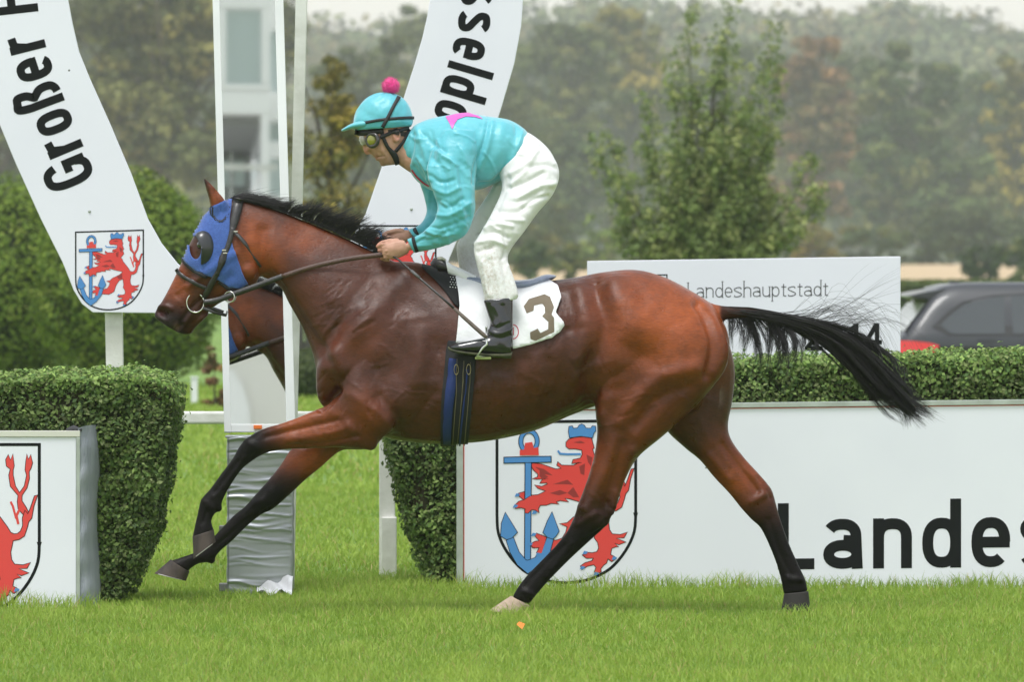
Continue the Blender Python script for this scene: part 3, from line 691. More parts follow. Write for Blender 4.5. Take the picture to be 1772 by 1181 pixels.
# ------------------------------------------------------------------ horseshoe arch sign round the finish post
def arch():
    Y = 4.1; w4 = lambda x, y: W(x, y, Y - 0.0207)
    t = thing('arch_sign', 'tall white horseshoe arch sign with black lettering round the finish post', 'sign', (wx(437, Y), Y, 0))
    left_out = [(161, 541), (142, 526), (128, 503), (109, 455), (71, 379), (28, 284), (0, 216), (-30, 130), (-50, 30), (-57, -80), (-45, -190), (0, -320), (110, -450), (260, -530)]
    right_out = [(437, -560), (614, -530), (764, -450), (868, -320), (908, -180), (916, -80), (905, 0), (902, 45), (890, 110), (868, 185), (835, 290), (800, 395), (778, 447), (762, 490), (742, 522), (716, 535)]
    right_in = [(500, 535), (502, 500), (535, 480), (570, 455), (605, 420), (633, 370), (657, 300), (680, 233), (700, 165), (718, 110), (731, 65), (739, 30), (744, 0), (752, -70), (750, -150), (722, -240), (654, -330), (554, -390)]
    left_in = [(437, -410), (320, -390), (220, -330), (150, -240), (118, -140), (112, -60), (118, 0), (126, 43), (137, 90), (156, 137), (190, 213), (228, 303), (256, 379), (280, 422), (308, 457), (345, 484), (385, 505), (392, 543)]
    P = [W(x, y, Y) for x, y in left_out + right_out + right_in + left_in]
    mb = MB(); mb.prism([(p.x, p.z) for p in P], Y - 0.02, Y + 0.02)
    mb.build('panel', M['panel'], t, bevel=0.003)
    lettering('Großer P', [(167, 306), (154, 274), (137, 235), (122, 196), (108, 163), (89, 109), (77, 71), (68, 30), (62, -20), (60, -60)], 87, 0.165, 0.46, 2.7, 0.10, w4, t, space=0.30)
    lettering('sseldo', [(797, -29), (796, 5), (793, 40), (785, 75), (777, 105), (766, 142), (754, 183), (738, 230), (725, 270)], 78, 0.165, 0.46, 2.7, 0.115, w4, t)
    emblem(t, 131, 402, 117, lambda x, y: w4(x, y - 0.03 * (x - 131)))
    emblem(t, 622, 391, 132, w4)
    for (x, y) in ((155, 366), (712, 362)):
        c = w4(x, y); s = MB(); s.sphere((c.x, c.y, c.z), (0.008, 0.006, 0.008), 10, 6); s.build('screw', M['greyframe'], t, True)
    for (a, b, c, d, ytop) in ((181, 211, 191, 219, 538), (656, 682, 656, 684, 530)):
        z0, z1 = 0.0, wz(ytop, Y); mb = MB()
        m = [(wx(a, Y), z1), (wx(b, Y), z1), (wx(d, Y), z0), (wx(c, Y), z0)]
        mb.prism(m, Y + 0.022, Y + 0.085); mb.build('leg', M['post'], t, bevel=0.004)
    mb = MB().box(wx(660, Y), wx(686, Y), Y - 0.01, Y + 0.10, 0, wz(896, Y)); mb.build('leg_sleeve', M['post'], t, bevel=0.004)
arch()

# ------------------------------------------------------------------ running rail
def rail():
    Y = 3.3; t = thing('running_rail', 'low white running rail behind the finish post', 'rail', (wx(430, Y), Y, 0))
    z = wz(723.5, Y); mb = MB(); mb.box(wx(-150, Y), wx(800, Y), Y - 0.03, Y + 0.03, z - 0.033, z + 0.033); mb.build('rail', M['post'], t, bevel=0.012)
    for x in (120, 447, 742): MB().box(wx(x - 7, Y), wx(x + 7, Y), Y + 0.031, Y + 0.075, 0, z).build('post', M['post'], t, bevel=0.004)
    Y = 50.0; t = thing('marker_post', 'thin white post standing on the lawn beyond the rail', 'post', (wx(337, Y), Y, 0))
    MB().box(wx(331, Y), wx(342, Y), Y - 0.035, Y + 0.035, 0, wz(655, Y)).build('shaft', M['white'], t, bevel=0.006)
    MB().box(wx(330, Y), wx(343, Y), Y - 0.045, Y + 0.045, wz(655, Y), wz(652, Y)).build('cap', M['white'], t)
rail()

# ------------------------------------------------------------------ finish post with its mirror
MIR = {}
def finish_post():
    Y = 2.1
    t = thing('finish_post', 'white framed finish mirror above a silver wrapped base', 'finish post', (wx(445, Y), Y, 0))
    tilt, yaw = math.radians(5.1), math.radians(-2.8)
    zb = wz(742, Y)
    # frame axes: u across, v up the tilted pane, n towards the track
    n = Vector((-math.sin(yaw) * math.cos(tilt), -math.cos(yaw) * math.cos(tilt), math.sin(tilt)))
    v = Vector((0, 0, 1)) - n * n.z; v.normalize()
    u = v.cross(n).normalized() * -1
    if u.x < 0: u = -u
    o = Vector((wx(449, Y), Y, zb))
    lean = -0.026                                        # the posts lean slightly sideways in the frame plane
    H = 2.32
    MIR.update(o=o, n=n)
    def at(a, b, d=0.0): return o + u * (a + lean * b) + v * b + n * d
    def bar(a0, a1, b0, b1, d0, d1, name, m, bev=0.003):
        mb = MB(); P = [at(a, b, d) for d in (d0, d1) for b in (b0, b1) for a in (a0, a1)]
        mb.add(P, [(0, 1, 3, 2), (4, 6, 7, 5), (0, 4, 5, 1), (2, 3, 7, 6), (0, 2, 6, 4), (1, 5, 7, 3)]); return mb.build(name, m, t, bevel=bev)
    px = 1 / 345.0
    hw = 49 * px
    mm = bpy.data.materials.new('mirror_glass'); mm.use_nodes = True
    b = mm.node_tree.nodes['Principled BSDF']; b.inputs['Base Color'].default_value = (0.88, 0.90, 0.89, 1); b.inputs['Metallic'].default_value = 1; b.inputs['Roughness'].default_value = 0.012
    bar(-hw, hw, 0.0, H, -0.012, 0.0, 'mirror_pane', mm, 0)
    wpaint = M['white']
    bar(-hw - 12 * px, -hw, -0.02, H, -0.04, 0.03, 'frame_post', wpaint)
    bar(hw - 2 * px, hw + 13 * px, -0.02, H, -0.04, 0.031, 'frame_post', wpaint)
    bar(-hw, hw - 2 * px, H - 0.03, H, 0.001, 0.025, 'frame_bar', wpaint)
    bar(-hw, hw - 2 * px, -0.02, 0.02, 0.001, 0.028, 'frame_bar', wpaint)
    bar(-0.030, 0.012, -0.006, 0.014, 0.03, 0.045, 'orange_tab', mat('orange', (0.75, 0.16, 0.02), 0.5))
    # stay behind
    mb = MB(); Ys = 2.75
    mb.prism([(wx(513, Ys), wz(-60, Ys)), (wx(533, Ys), wz(-60, Ys)), (wx(514, Ys), wz(760, Ys)), (wx(509, Ys), 0), (wx(490, Ys), 0), (wx(496, Ys), wz(760, Ys))], Ys - 0.03, Ys + 0.03)
    mb.build('stay', M['post'], t, bevel=0.004)
    # base wrapped in silver tape: a plank core and wrinkled wraps
    x0, x1 = wx(391, Y), wx(508, Y); z0, z1 = wz(1027, Y), wz(757, Y)
    MB().box(x0 + 0.01, x1 - 0.01, Y - 0.05, Y + 0.11, 0, z1 - 0.004).build('plinth', mat('plinth_wood', (0.25, 0.22, 0.18), 0.8), t)
    rng = np.random.default_rng(12)
    silver = mat('silver_tape', (0.40, 0.42, 0.44), 0.40, (0.32, 0.34, 0.36), 5, metal=0.7)
    nx, nz = 34, 130; V = []
    crest = [(rng.uniform(0, 1), rng.uniform(-0.05, 0.05), rng.uniform(0.0035, 0.009), rng.uniform(-.003, .007), rng.uniform(0, 6)) for _ in range(60)]
    for j in range(nz + 1):
        for i in range(nx + 1):
            f, gz = i / nx, j / nz
            d = 0.0
            for (c, sl, wd, am, ph) in crest:
                q = (gz - c - sl * (f - 0.5) - 0.004 * math.sin(f * 7 + ph)) / wd
                if abs(q) < 3: d += am * math.exp(-q * q) * (0.55 + 0.45 * math.sin(f * 5 + ph))
            yy = Y - 0.056 - d
            x = x0 + (x1 - x0) * f + (0.002 * math.sin(gz * 40) if i in (0, nx) else 0)
            if i == 0: yy = Y + 0.10
            if i == nx: yy = Y + 0.10
            V.append((x, yy, z0 + (z1 - z0) * gz + 0.004 * math.sin(f * 9)))
    F = [[j * (nx + 1) + i, j * (nx + 1) + i + 1, (j + 1) * (nx + 1) + i + 1, (j + 1) * (nx + 1) + i] for j in range(nz) for i in range(nx)]
    obj('silver_wrap', fast_mesh(V, F), silver, t)
    MB().box(x0 - 0.002, x1 + 0.002, Y - 0.060, Y + 0.112, z1 - 0.003, z1 + 0.008).build('wrap_lid', silver, t, bevel=0.003)
    for zz in (wz(917, Y), wz(1017, Y)):
        MB().box(x0 - 0.034, x0 + 0.012, Y - 0.03, Y + 0.03, zz - 0.02, zz + 0.02).build('bracket', mat('dull_steel', (0.2, 0.2, 0.2), 0.5, metal=0.6), t, bevel=0.004)
    # loose foil on the grass at the foot
    V = []; nx, nz = 14, 8
    for j in range(nz + 1):
        for i in range(nx + 1):
            f, h = i / nx, j / nz
            V.append((wx(448, Y) + (wx(508, Y) - wx(448, Y)) * f, Y - 0.10 - 0.22 * (1 - h), 0.02 + 0.075 * h * (0.35 + 0.65 * f) + 0.014 * math.sin(f * 11 + h * 5) + rng.uniform(0, 0.008)))
    F = [[j * (nx + 1) + i, j * (nx + 1) + i + 1, (j + 1) * (nx + 1) + i + 1, (j + 1) * (nx + 1) + i] for j in range(nz) for i in range(nx)]
    obj('loose_foil', fast_mesh(V, F), mat('bright_foil', (0.72, 0.73, 0.74), 0.35, metal=0.5), t)
finish_post()

def mirror_point(px, py, Yp):
    """where the sight line through a mirror pixel ends up on the plane y = Yp on the camera's side of the track"""
    c = Vector((0, -CAM_D, CAM_H)); d = (W(px, py, 0) - c).normalized(); n, o = MIR['n'], MIR['o']
    h = c + d * ((o - c).dot(n) / d.dot(n)); r = d - n * 2 * d.dot(n)
    return h + r * ((Yp - h.y) / r.y)

def judges_tower():
    Yp = -110.0; q = lambda x, y, k=0.0: mirror_point(x, y, Yp - k)
    base = q(430, 400); t = thing('judges_tower', 'white judges\' tower with glazed cabin reflected in the finish mirror', 'tower', (base.x, Yp, 0))
    tw = mat('tower_white', (0.90, 0.90, 0.89), 0.5)
    cream = mat('tower_render', (0.82, 0.80, 0.74), 0.7, (0.70, 0.68, 0.62), 0.25); glass = mat('tower_glass', (0.46, 0.53, 0.52), 0.3, spec=0.4); shade = mat('tower_recess_shade', (0.20, 0.20, 0.195), 0.8)  # balcony recess: its shade is put into the dark grey of soffit and back wall
    def slab(x0, x1, y0, y1, k0, k1, name, m):
        a, b, c = q(x0, y0), q(x1, y1), q(x1, y0)
        MB().box(min(a.x, b.x), max(a.x, b.x), Yp - k1, Yp - k0, min(a.z, b.z), max(a.z, b.z)).build(name, m, t, bevel=0.02)
    slab(370, 456, 15, 148, 0.12, 0.2, 'window_pane', glass)
    for (x0, x1, y0, y1) in ((360, 470, -60, 14), (360, 392, 14, 144), (452, 468, 14, 144), (360, 470, 144, 156)): slab(x0, x1, y0, y1, 0, 0.3, 'window_frame', tw)
    slab(360, 468, 156, 196, 0.02, 5, 'spandrel', tw)
    slab(452, 467, 196, 350, 0.04, 0.4, 'column', tw)
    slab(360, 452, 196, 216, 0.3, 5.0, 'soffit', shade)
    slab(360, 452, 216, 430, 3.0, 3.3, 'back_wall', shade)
    for (x0, x1) in ((398, 412), (420, 440)):
        slab(x0, x1, 230, 275, 2.9, 2.98, 'window_pane', glass); slab(x0, x1, 300, 350, 2.9, 2.98, 'window_pane', glass)
    slab(360, 480, 283, 294, 0.0, 0.1, 'balcony_rail', M['post'])
    slab(414, 418, 216, 430, 2.85, 2.99, 'mullion', tw)
    # side wing behind the corner
    for (y0, y1) in ((-60, 40), (150, 200), (236, 262), (330, 430)): slab(467, 540, y0, y1, 0.5, 6, 'side_wall', tw)
    slab(467, 540, -60, 430, 0.9, 6.1, 'side_glazing', glass)
    slab(340, 560, 430, 560, -0.2, 6.2, 'lower_storey', tw)
    P_ = [q(x, y, -0.5) for x, y in ((380, 632), (404, 645), (420, 672), (430, 705), (436, 760), (380, 760))]
    cv = MB(); cv.prism([(p.x, p.z) for p in P_], Yp + 0.4, Yp + 0.6); cv.build('canopy', tw, t)
    a, b = q(330, 560), q(570, 560)
    MB().box(min(a.x, b.x), max(a.x, b.x), Yp - 6.3, Yp + 0.3, 0, a.z).build('shaft', cream, t)
judges_tower()

# ------------------------------------------------------------------ printed boards
def boards():
    # long board on the right, slightly out of level
    Y = 2.86; sl = lambda x, y: y - 0.0115 * (x - 800)
    wb = lambda x, y: W(x, sl(x, y), Y - 0.0208)
    t = thing('advertising_board', 'long white board lettered in black with red lion arms, below the right hedge', 'board', (wx(1390, Y), Y, 0), 'printed boards beside the track')
    def quad(x0, y0, x1, y1, ya, yb, name, m, bev=0.002):
        P = [W(x, sl(x, y), Y) for x, y in ((x0, y1), (x1, y1), (x1, y0), (x0, y0))]
        mb = MB(); mb.prism([(p.x, p.z) for p in P], ya, yb); return mb.build(name, m, t, bevel=bev)
    quad(802, 712, 2000, 1030, Y - 0.02, Y + 0.01, 'panel', M['panel'])
    quad(790, 703, 2000, 711.5, Y - 0.03, Y + 0.03, 'frame_top', M['greyframe'])
    quad(790, 712, 801.5, 1030, Y - 0.03, Y + 0.03, 'frame_side', M['greyframe'])
    quad(803, 712.2, 2000, 713.4, Y - 0.0212, Y - 0.0202, 'red_edge', M['red'], 0)
    quad(802.2, 715, 803.6, 1030, Y - 0.0212, Y - 0.0202, 'red_edge', M['red'], 0)
    emblem(t, 860, 732, 240, wb)
    lettering('Landeshau', [(1346, 993), (2400, 993)], 115, 0.165, 0.585, 2.4, 0.155, wb, t, xh=0.755)
    # upper sign behind the hedge
    Y = 6.0; su = lambda x, y: y - 0.0148 * (x - 1016); wu = lambda x, y: W(x, su(x, y), Y - 0.0208)
    t = thing('upper_sign', 'white rectangular sign with serif lettering standing behind the right hedge', 'sign', (wx(1290, Y), Y, 0))
    P = [W(x, su(x, y), Y) for x, y in ((1016, 640), (1558, 640), (1558, 452), (1016, 452))]
    mb = MB(); mb.prism([(p.x, p.z) for p in P], Y - 0.02, Y + 0.015); mb.build('panel', M['panel'], t, bevel=0.003)
    lettering('Landeshauptstadt', [(1190, 518.5), (1500, 518.5)], 26.5, 0.062, 0.50, 2.1, 0.115, wu, t, mat('grey_print', (0.05, 0.05, 0.05), 0.5), True, xh=0.66)
    lettering('2014', [(1393, 613), (1700, 613)], 46, 0.17, 0.66, 2.3, 0.14, wu, t)
    emblem(t, 1050, 478, 104, wu)
    for x in (1060, 1515): MB().box(wx(x - 9, Y), wx(x + 9, Y), Y + 0.017, Y + 0.07, 0, wz(480, Y)).build('leg', M['post'], t, bevel=0.003)
    # left board
    Y = 0.72; wl_ = lambda x, y: W(x, y, Y - 0.0208)
    t = thing('advertising_board', 'white board with red lion arms at the left edge, below the left hedge', 'board', (wx(-60, Y), Y, 0), 'printed boards beside the track')
    def q2(x0, y0, x1, y1, ya, yb, name, m):
        P = [W(x, y, Y) for x, y in ((x0, y1), (x1, y1), (x1, y0), (x0, y0))]
        mb = MB(); mb.prism([(p.x, p.z) for p in P], ya, yb); return mb.build(name, m, t, bevel=0.002)
    q2(-330, 757, 132, 1075, Y - 0.02, Y + 0.01, 'panel', M['panel'])
    q2(-330, 746, 139, 756.5, Y - 0.028, Y + 0.03, 'frame_top', mat('cream_frame', (0.62, 0.61, 0.54), 0.5))
    q2(132.5, 757, 139, 1075, Y - 0.028, Y + 0.03, 'frame_side', M['greyframe'])
    emblem(t, -186, 770, 254, wl_)
    # grey cloth lapped round the board's end
    V = []; nx, nz = 10, 40
    for j in range(nz + 1):
        g_ = j / nz; top = 742 + 6 * g_
        for i in range(nx + 1):
            f = i / nx
            x = 139 + (31 + 3 * math.sin(g_ * 9)) * math.sin(f * 1.5) - (4 * (1 - g_) ** 6)
            p = W(x, 741 + 322 * (1 - g_) if False else 741 + 320 * g_, Y)
            V.append((p.x, Y - 0.02 + 0.34 * f * f + 0.006 * math.sin(g_ * 17 + f * 4) + 0.004 * math.sin(g_ * 41), p.z + 0.012 * math.sin(f * 3.1)))
    F = [[j * (nx + 1) + i, j * (nx + 1) + i + 1, (j + 1) * (nx + 1) + i + 1, (j + 1) * (nx + 1) + i] for j in range(nz) for i in range(nx)]
    obj('cloth_wrap', fast_mesh(V, F), mat('grey_felt', (0.25, 0.27, 0.31), 0.9, (0.32, 0.34, 0.38), 20, 0.5, 120, stretch=(1, 1, 0.2)), t)
    mb = MB(); mb.tube([W(116, 746, Y + 0.02), W(128, 742, Y + 0.01), W(141, 745, Y - 0.01)], [0.012, 0.016, 0.008], 8); mb.build('cloth_knot', mat('dark_felt', (0.05, 0.05, 0.055), 0.9), t, True)
boards()

# ------------------------------------------------------------------ clipped hedges with boards in front
def hedge(name, label, front, Yf, Yb, n, seed, pal, xdense=None):
    """front: outline of the hedge's near face in photo pixels (taken at Yf); a leafy slab from Yf to Yb"""
    rng = np.random.default_rng(seed)
    P2 = np.array([[W(x, y, Yf).x, W(x, y, Yf).z] for x, y in front]); c = P2.mean(0)
    t = thing(name, label, 'hedge', (float(c[0]), (Yf + Yb) / 2, 0), 'clipped hedges behind the boards')
    core = c + (P2 - c) * np.array([0.985, 0.955])
    bm_ = MB(); bm_.prism([tuple(p) for p in core], Yf + 0.05, Yb - 0.05)
    bm_.build('branch_core', mat('hedge_core', (0.018, 0.028, 0.010), 0.95, (0.05, 0.04, 0.02), 9), t)
    def inside(q):
        x, z = q[:, 0], q[:, 1]; r = np.zeros(len(q), bool); m = len(P2)
        for i in range(m):
            a, b = P2[i], P2[(i + 1) % m]
            cond = ((a[1] > z) != (b[1] > z)) & (x < (b[0] - a[0]) * (z - a[1]) / (b[1] - a[1] + 1e-12) + a[0])
            r ^= cond
        return r
    lo, hi = P2.min(0), P2.max(0)
    q = rng.uniform(lo, hi, (int(n * 0.8), 2)); q = q[inside(q)]
    vn = value_noise(q[:, 0] + 20, q[:, 1] + 20, 0.16, seed) * .6 + value_noise(q[:, 0] + 20, q[:, 1] + 20, 0.07, seed + 1) * .4
    keepv = rng.random(len(q)) < 0.35 + 1.3 * vn; q, vn = q[keepv], vn[keepv]
    bump = 0.10 * (0.5 - vn)
    A = np.stack([q[:, 0], Yf + rng.uniform(-0.01, 0.06, len(q)) + bump, q[:, 1]], 1); NA = np.tile([0, -1.0, 0.45], (len(q), 1)); e_ = 0.02
    gz = (value_noise(q[:, 0] + 20, q[:, 1] + 20 + e_, 0.16, seed) - value_noise(q[:, 0] + 20, q[:, 1] + 20 - e_, 0.16, seed)) / (2 * e_) * 0.10; gx = (value_noise(q[:, 0] + 20 + e_, q[:, 1] + 20, 0.16, seed) - value_noise(q[:, 0] + 20 - e_, q[:, 1] + 20, 0.16, seed)) / (2 * e_) * 0.10
    NA[:, 0] -= gx * 1.2; NA[:, 2] -= gz * 1.2
    per = np.linalg.norm(np.roll(P2, -1, 0) - P2, axis=1); cum = np.concatenate([[0], np.cumsum(per)])
    s = rng.uniform(0, cum[-1], int(n * 0.75)); i = np.searchsorted(cum, s) - 1; f = ((s - cum[i]) / per[i])[:, None]
    e = P2[i] + (P2[(i + 1) % len(P2)] - P2[i]) * f; d = P2[(i + 1) % len(P2)] - P2[i]; nn = np.stack([d[:, 1], -d[:, 0]], 1); nn /= np.linalg.norm(nn, axis=1)[:, None]
    sgn = np.sign(np.sum((e - c) * nn, axis=1))[:, None]; nn *= sgn
    yy = rng.uniform(Yf, Yb, len(s)); off = rng.uniform(-0.05, 0.022, len(s)) + 0.018 * np.sin(e[:, 0] * 17 + yy * 9) + 0.012 * np.sin(e[:, 1] * 31 + yy * 15)
    sprig = rng.random(len(s)) < 0.03; off[sprig] += rng.uniform(0, 0.035, sprig.sum())
    e = e + nn * off[:, None]
    Bp = np.stack([e[:, 0], yy, e[:, 1]], 1); NB = np.stack([nn[:, 0], np.full(len(s), -0.3), nn[:, 1] + 0.3], 1)
    P = np.concatenate([A, Bp]); Nn = np.concatenate([NA, NB]); keep = P[:, 2] > 0.03; P, Nn = P[keep], Nn[keep]
    cols = np.array(pal); k = len(P)
    ci = rng.integers(0, len(cols), k)
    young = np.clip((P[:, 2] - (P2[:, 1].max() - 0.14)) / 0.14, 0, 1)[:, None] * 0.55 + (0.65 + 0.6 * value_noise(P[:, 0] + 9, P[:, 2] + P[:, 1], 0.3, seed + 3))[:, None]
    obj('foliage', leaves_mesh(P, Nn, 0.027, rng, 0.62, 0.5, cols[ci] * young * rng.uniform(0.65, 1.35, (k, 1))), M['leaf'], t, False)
    return t
PRIVET = [(0.10, 0.17, 0.04), (0.14, 0.22, 0.05), (0.19, 0.27, 0.07), (0.065, 0.12, 0.03), (0.16, 0.20, 0.07), (0.13, 0.20, 0.05)]
hedge('clipped_hedge', 'clipped privet hedge behind the long white board on the right',
      [(672, 770), (680, 648), (900, 640), (1270, 630), (1560, 622), (1830, 615), (1990, 615), (1990, 1012), (745, 1012), (728, 960), (706, 900), (690, 840)], 3.05, 3.75, 78000, 41, PRIVET)
hedge('clipped_hedge', 'clipped privet hedge behind the white board at the left edge',
      [(-320, 662), (-150, 660), (60, 658), (180, 652), (268, 655), (296, 668), (303, 690), (292, 760), (280, 830), (266, 900), (240, 975), (200, 1040), (-320, 1050)], 0.9, 1.75, 52000, 42, PRIVET)

# ------------------------------------------------------------------ parked estate car
def car():
    Y = 44.0; s = (CAM_D + Y) / CAM_D / PPM
    t = thing('parked_car', 'dark grey estate car parked behind the hedge at the right edge', 'car', (wx(1900, Y), Y, 0))
    paint = mat('grey_car_paint', (0.035, 0.037, 0.043), 0.4, coat=0.3, spec=0.4); glass = mat('car_glass', (0.06, 0.066, 0.072), 0.22, spec=0.5); black = mat('black_trim', (0.012, 0.012, 0.013), 0.5)
    yc = Y + 0.92
    rings = [(0.24, 1540, 2290, 0.84), (0.40, 1532, 2312, 0.90), (0.62, 1534, 2312, 0.92), (0.74, 1545, 2300, 0.925), (0.84, 1560, 2255, 0.905), (0.88, 1565, 2140, 0.885),
             (1.0, 1580, 2085, 0.83), (1.13, 1598, 2030, 0.77), (1.22, 1610, 1985, 0.725), (1.30, 1618, 1945, 0.675), (1.36, 1630, 1905, 0.625), (1.395, 1655, 1875, 0.56), (1.41, 1700, 1850, 0.46)]
    def hw(z): return float(np.interp(z, [r[0] for r in rings], [r[3] for r in rings]))
    V, F = [], []; n = 40
    for (z, xl, xr, h) in rings:
        a, b = wx(xl, Y), wx(xr, Y); c = (a + b) / 2; rx = (b - a) / 2
        for k in range(n):
            th = 2 * math.pi * k / n; ct, st = math.cos(th), math.sin(th); p = 16.0 if z < 1.25 else 9.0
            V.append((c + rx * math.copysign(abs(ct) ** (2 / p), ct), yc + h * math.copysign(abs(st) ** (2 / p), st), z))
    for j in range(len(rings) - 1):
        for k in range(n): F.append([j * n + k, j * n + (k + 1) % n, (j + 1) * n + (k + 1) % n, (j + 1) * n + k])
    me = pydata(V, F + [list(range(n - 1, -1, -1)), [(len(rings) - 1) * n + k for k in range(n)]])
    obj('body', me, paint, t)
    def side(pts, off, m, name, par=t):
        for sgn in (-1,):
            v = []
            for x, y in pts:
                z = wz(y, Y); v.append((wx(x, Y), yc + sgn * (hw(z) * 0.995 + off), z))
            bm = bmesh.new(); vs = [bm.verts.new(q) for q in v]; f = bm.faces.new(vs); bmesh.ops.triangulate(bm, faces=[f])
            me = bpy.data.meshes.new(name); bm.to_mesh(me); bm.free(); return obj(name, me, m, par, False)
    def densify(P, k=4): return [tuple(q) for q in catmull(P + [P[0]], k)[:-1]]
    side([(1612, 566), (1640, 540), (1668, 522), (1720, 511), (1790, 507), (1850, 508), (1850, 582), (1640, 582)], 0.006, black, 'window_surround')
    for pts in ([(1626, 563), (1646, 545), (1672, 527), (1718, 516), (1741, 513), (1738, 578), (1645, 578)], [(1754, 512), (1800, 511), (1843, 512), (1843, 578), (1752, 578)]):
        side(pts, 0.012, glass, 'side_window')
    rw = MB(); v = []
    for z in (0.90, 1.0, 1.1, 1.19):
        x = wx(float(np.interp(z, [r[0] for r in rings], [r[1] for r in rings])), Y) - 0.012
        for sg in (-1, 1): v.append((x, yc + sg * hw(z) * 0.90, z))
    rw.add(v, [(0, 1, 3, 2), (2, 3, 5, 4), (4, 5, 7, 6)]); rw.build('rear_window', mat('rear_glass_reflection', (0.30, 0.31, 0.32), 0.15, spec=0.7), t)  # bright reflection put into the pale colour of the rear glass
    # tail lamp wrapping round the rear corner, spoiler, fin, sill strip, handle
    side([(1550, 589), (1575, 590), (1605, 593), (1623, 598), (1618, 606), (1608, 615), (1548, 616)], 0.02, mat('tail_lamp_red', (0.75, 0.03, 0.035), 0.2, coat=0.5), 'tail_lamp')
    sp = MB(); sp.prism([(wx(1573, Y), wz(513, Y)), (wx(1600, Y), wz(506.5, Y)), (wx(1640, Y), wz(500, Y)), (wx(1640, Y), wz(520, Y)), (wx(1612, Y), wz(519, Y))], yc - 0.63, yc + 0.63); sp.build('roof_spoiler', paint, t, bevel=0.008)
    fn = MB(); fn.prism([(wx(1659, Y), wz(495, Y)), (wx(1664, Y), wz(487, Y)), (wx(1674, Y), wz(487.5, Y)), (wx(1692, Y), wz(493, Y)), (wx(1690, Y), wz(497, Y))], yc - 0.03, yc + 0.03); fn.build('roof_fin', paint, t, bevel=0.004)
    side([(1614, 600), (1850, 603), (2100, 606), (2100, 612), (1614, 609)], 0.008, black, 'crease_strip')
    side([(1690, 586), (1722, 585), (1722, 589), (1690, 590)], 0.03, paint, 'door_handle')
    for x in (1660, 2150):
        w = MB(); c = Vector((wx(x, Y), yc - 0.80, 0.33))
        w.tube([c + Vector((0, -0.11, 0)), c + Vector((0, 0.11, 0))], 0.33, 28); wo = w.build('wheel', black, t, True)
        w = MB(); w.tube([c + Vector((0, -0.118, 0)), c + Vector((0, 0.0, 0))], 0.22, 20); w.build('rim', mat('alloy', (0.4, 0.4, 0.42), 0.3, metal=0.8), wo, True)
    rl = MB(); rl.box(wx(1540, Y) - .006, wx(1548, Y), yc - .9, yc + .9, .66, .80); rl.build('tail_lamp', mat('tail_lamp_red', (0.75, 0.03, 0.035), 0.2, coat=0.5), t, bevel=.004)
    t.rotation_euler = (0, 0, math.radians(5))
car()

# one orange leaf lying on the turf
lf = leaves_mesh(np.array([[wx(901, -2.6), -2.6, 0.075]]), np.array([[0.1, -0.6, 0.8]]), 0.055, RNG, 0.7, 0.05)
tag(obj('fallen_leaf', lf, mat('orange_leaf', (0.75, 0.20, 0.02), 0.6)), 'orange fallen leaf lying on the turf below the horse', 'leaf')
# ------------------------------------------------------------------ body building: lofts between traced edges, fused by a voxel remesh
def loft(mb, secs, n=6, ring=22, dx=0.0, m=0):
    """secs: (ax, ay, bx, by, yc, w[, p[, egg]]): two edge points in photo pixels at depth yc, half width w in metres"""
    rows = []
    for s in secs:
        s = list(s) + [2.15] * (7 - len(s)) if len(s) < 7 else list(s)
        if len(s) < 8: s.append(0.0)
        A, B = W(s[0], s[1], s[4]), W(s[2], s[3], s[4])
        rows.append([A.x, A.z, B.x, B.z, s[4], s[5], s[6], s[7]])
    R_ = catmull(rows, n); V, F = [], []
    for k, r in enumerate(R_):
        c = np.array([(r[0] + r[2]) / 2, (r[1] + r[3]) / 2]); u = np.array([(r[0] - r[2]) / 2, (r[1] - r[3]) / 2])
        for i in range(ring):
            th = 2 * math.pi * i / ring; cs, sn = math.cos(th), math.sin(th); p = max(r[6], 1.2)
            a = math.copysign(abs(sn) ** (2 / p), sn); b = math.copysign(abs(cs) ** (2 / p), cs) * (1 - r[7] * sn)
            V.append((c[0] + u[0] * a + dx, r[4] + max(r[5], 0.002) * b, c[1] + u[1] * a))
    L_ = len(R_)
    for k in range(L_ - 1):
        for i in range(ring): F.append([k * ring + i, k * ring + (i + 1) % ring, (k + 1) * ring + (i + 1) % ring, (k + 1) * ring + i])
    V.append(tuple(np.mean(V[:ring], axis=0))); F += [[L_ * ring, (i + 1) % ring, i] for i in range(ring)]
    V.append(tuple(np.mean(V[(L_ - 1) * ring:L_ * ring], axis=0))); F += [[L_ * ring + 1, (L_ - 1) * ring + i, (L_ - 1) * ring + (i + 1) % ring] for i in range(ring)]
    mb.add(V, F, m)

def fuse(mb, voxel, smooth=6, factor=0.5):
    me = mb.mesh(); o = bpy.data.objects.new('tmp', me); COL.objects.link(o)
    r = o.modifiers.new('r', 'REMESH'); r.mode = 'VOXEL'; r.voxel_size = voxel; r.adaptivity = 0
    if smooth:
        s = o.modifiers.new('s', 'SMOOTH'); s.factor = factor; s.iterations = smooth
    dg = bpy.context.evaluated_depsgraph_get(); dg.update()
    out = bpy.data.meshes.new_from_object(o.evaluated_get(dg)); bpy.data.objects.remove(o); bpy.data.meshes.remove(me)
    return out

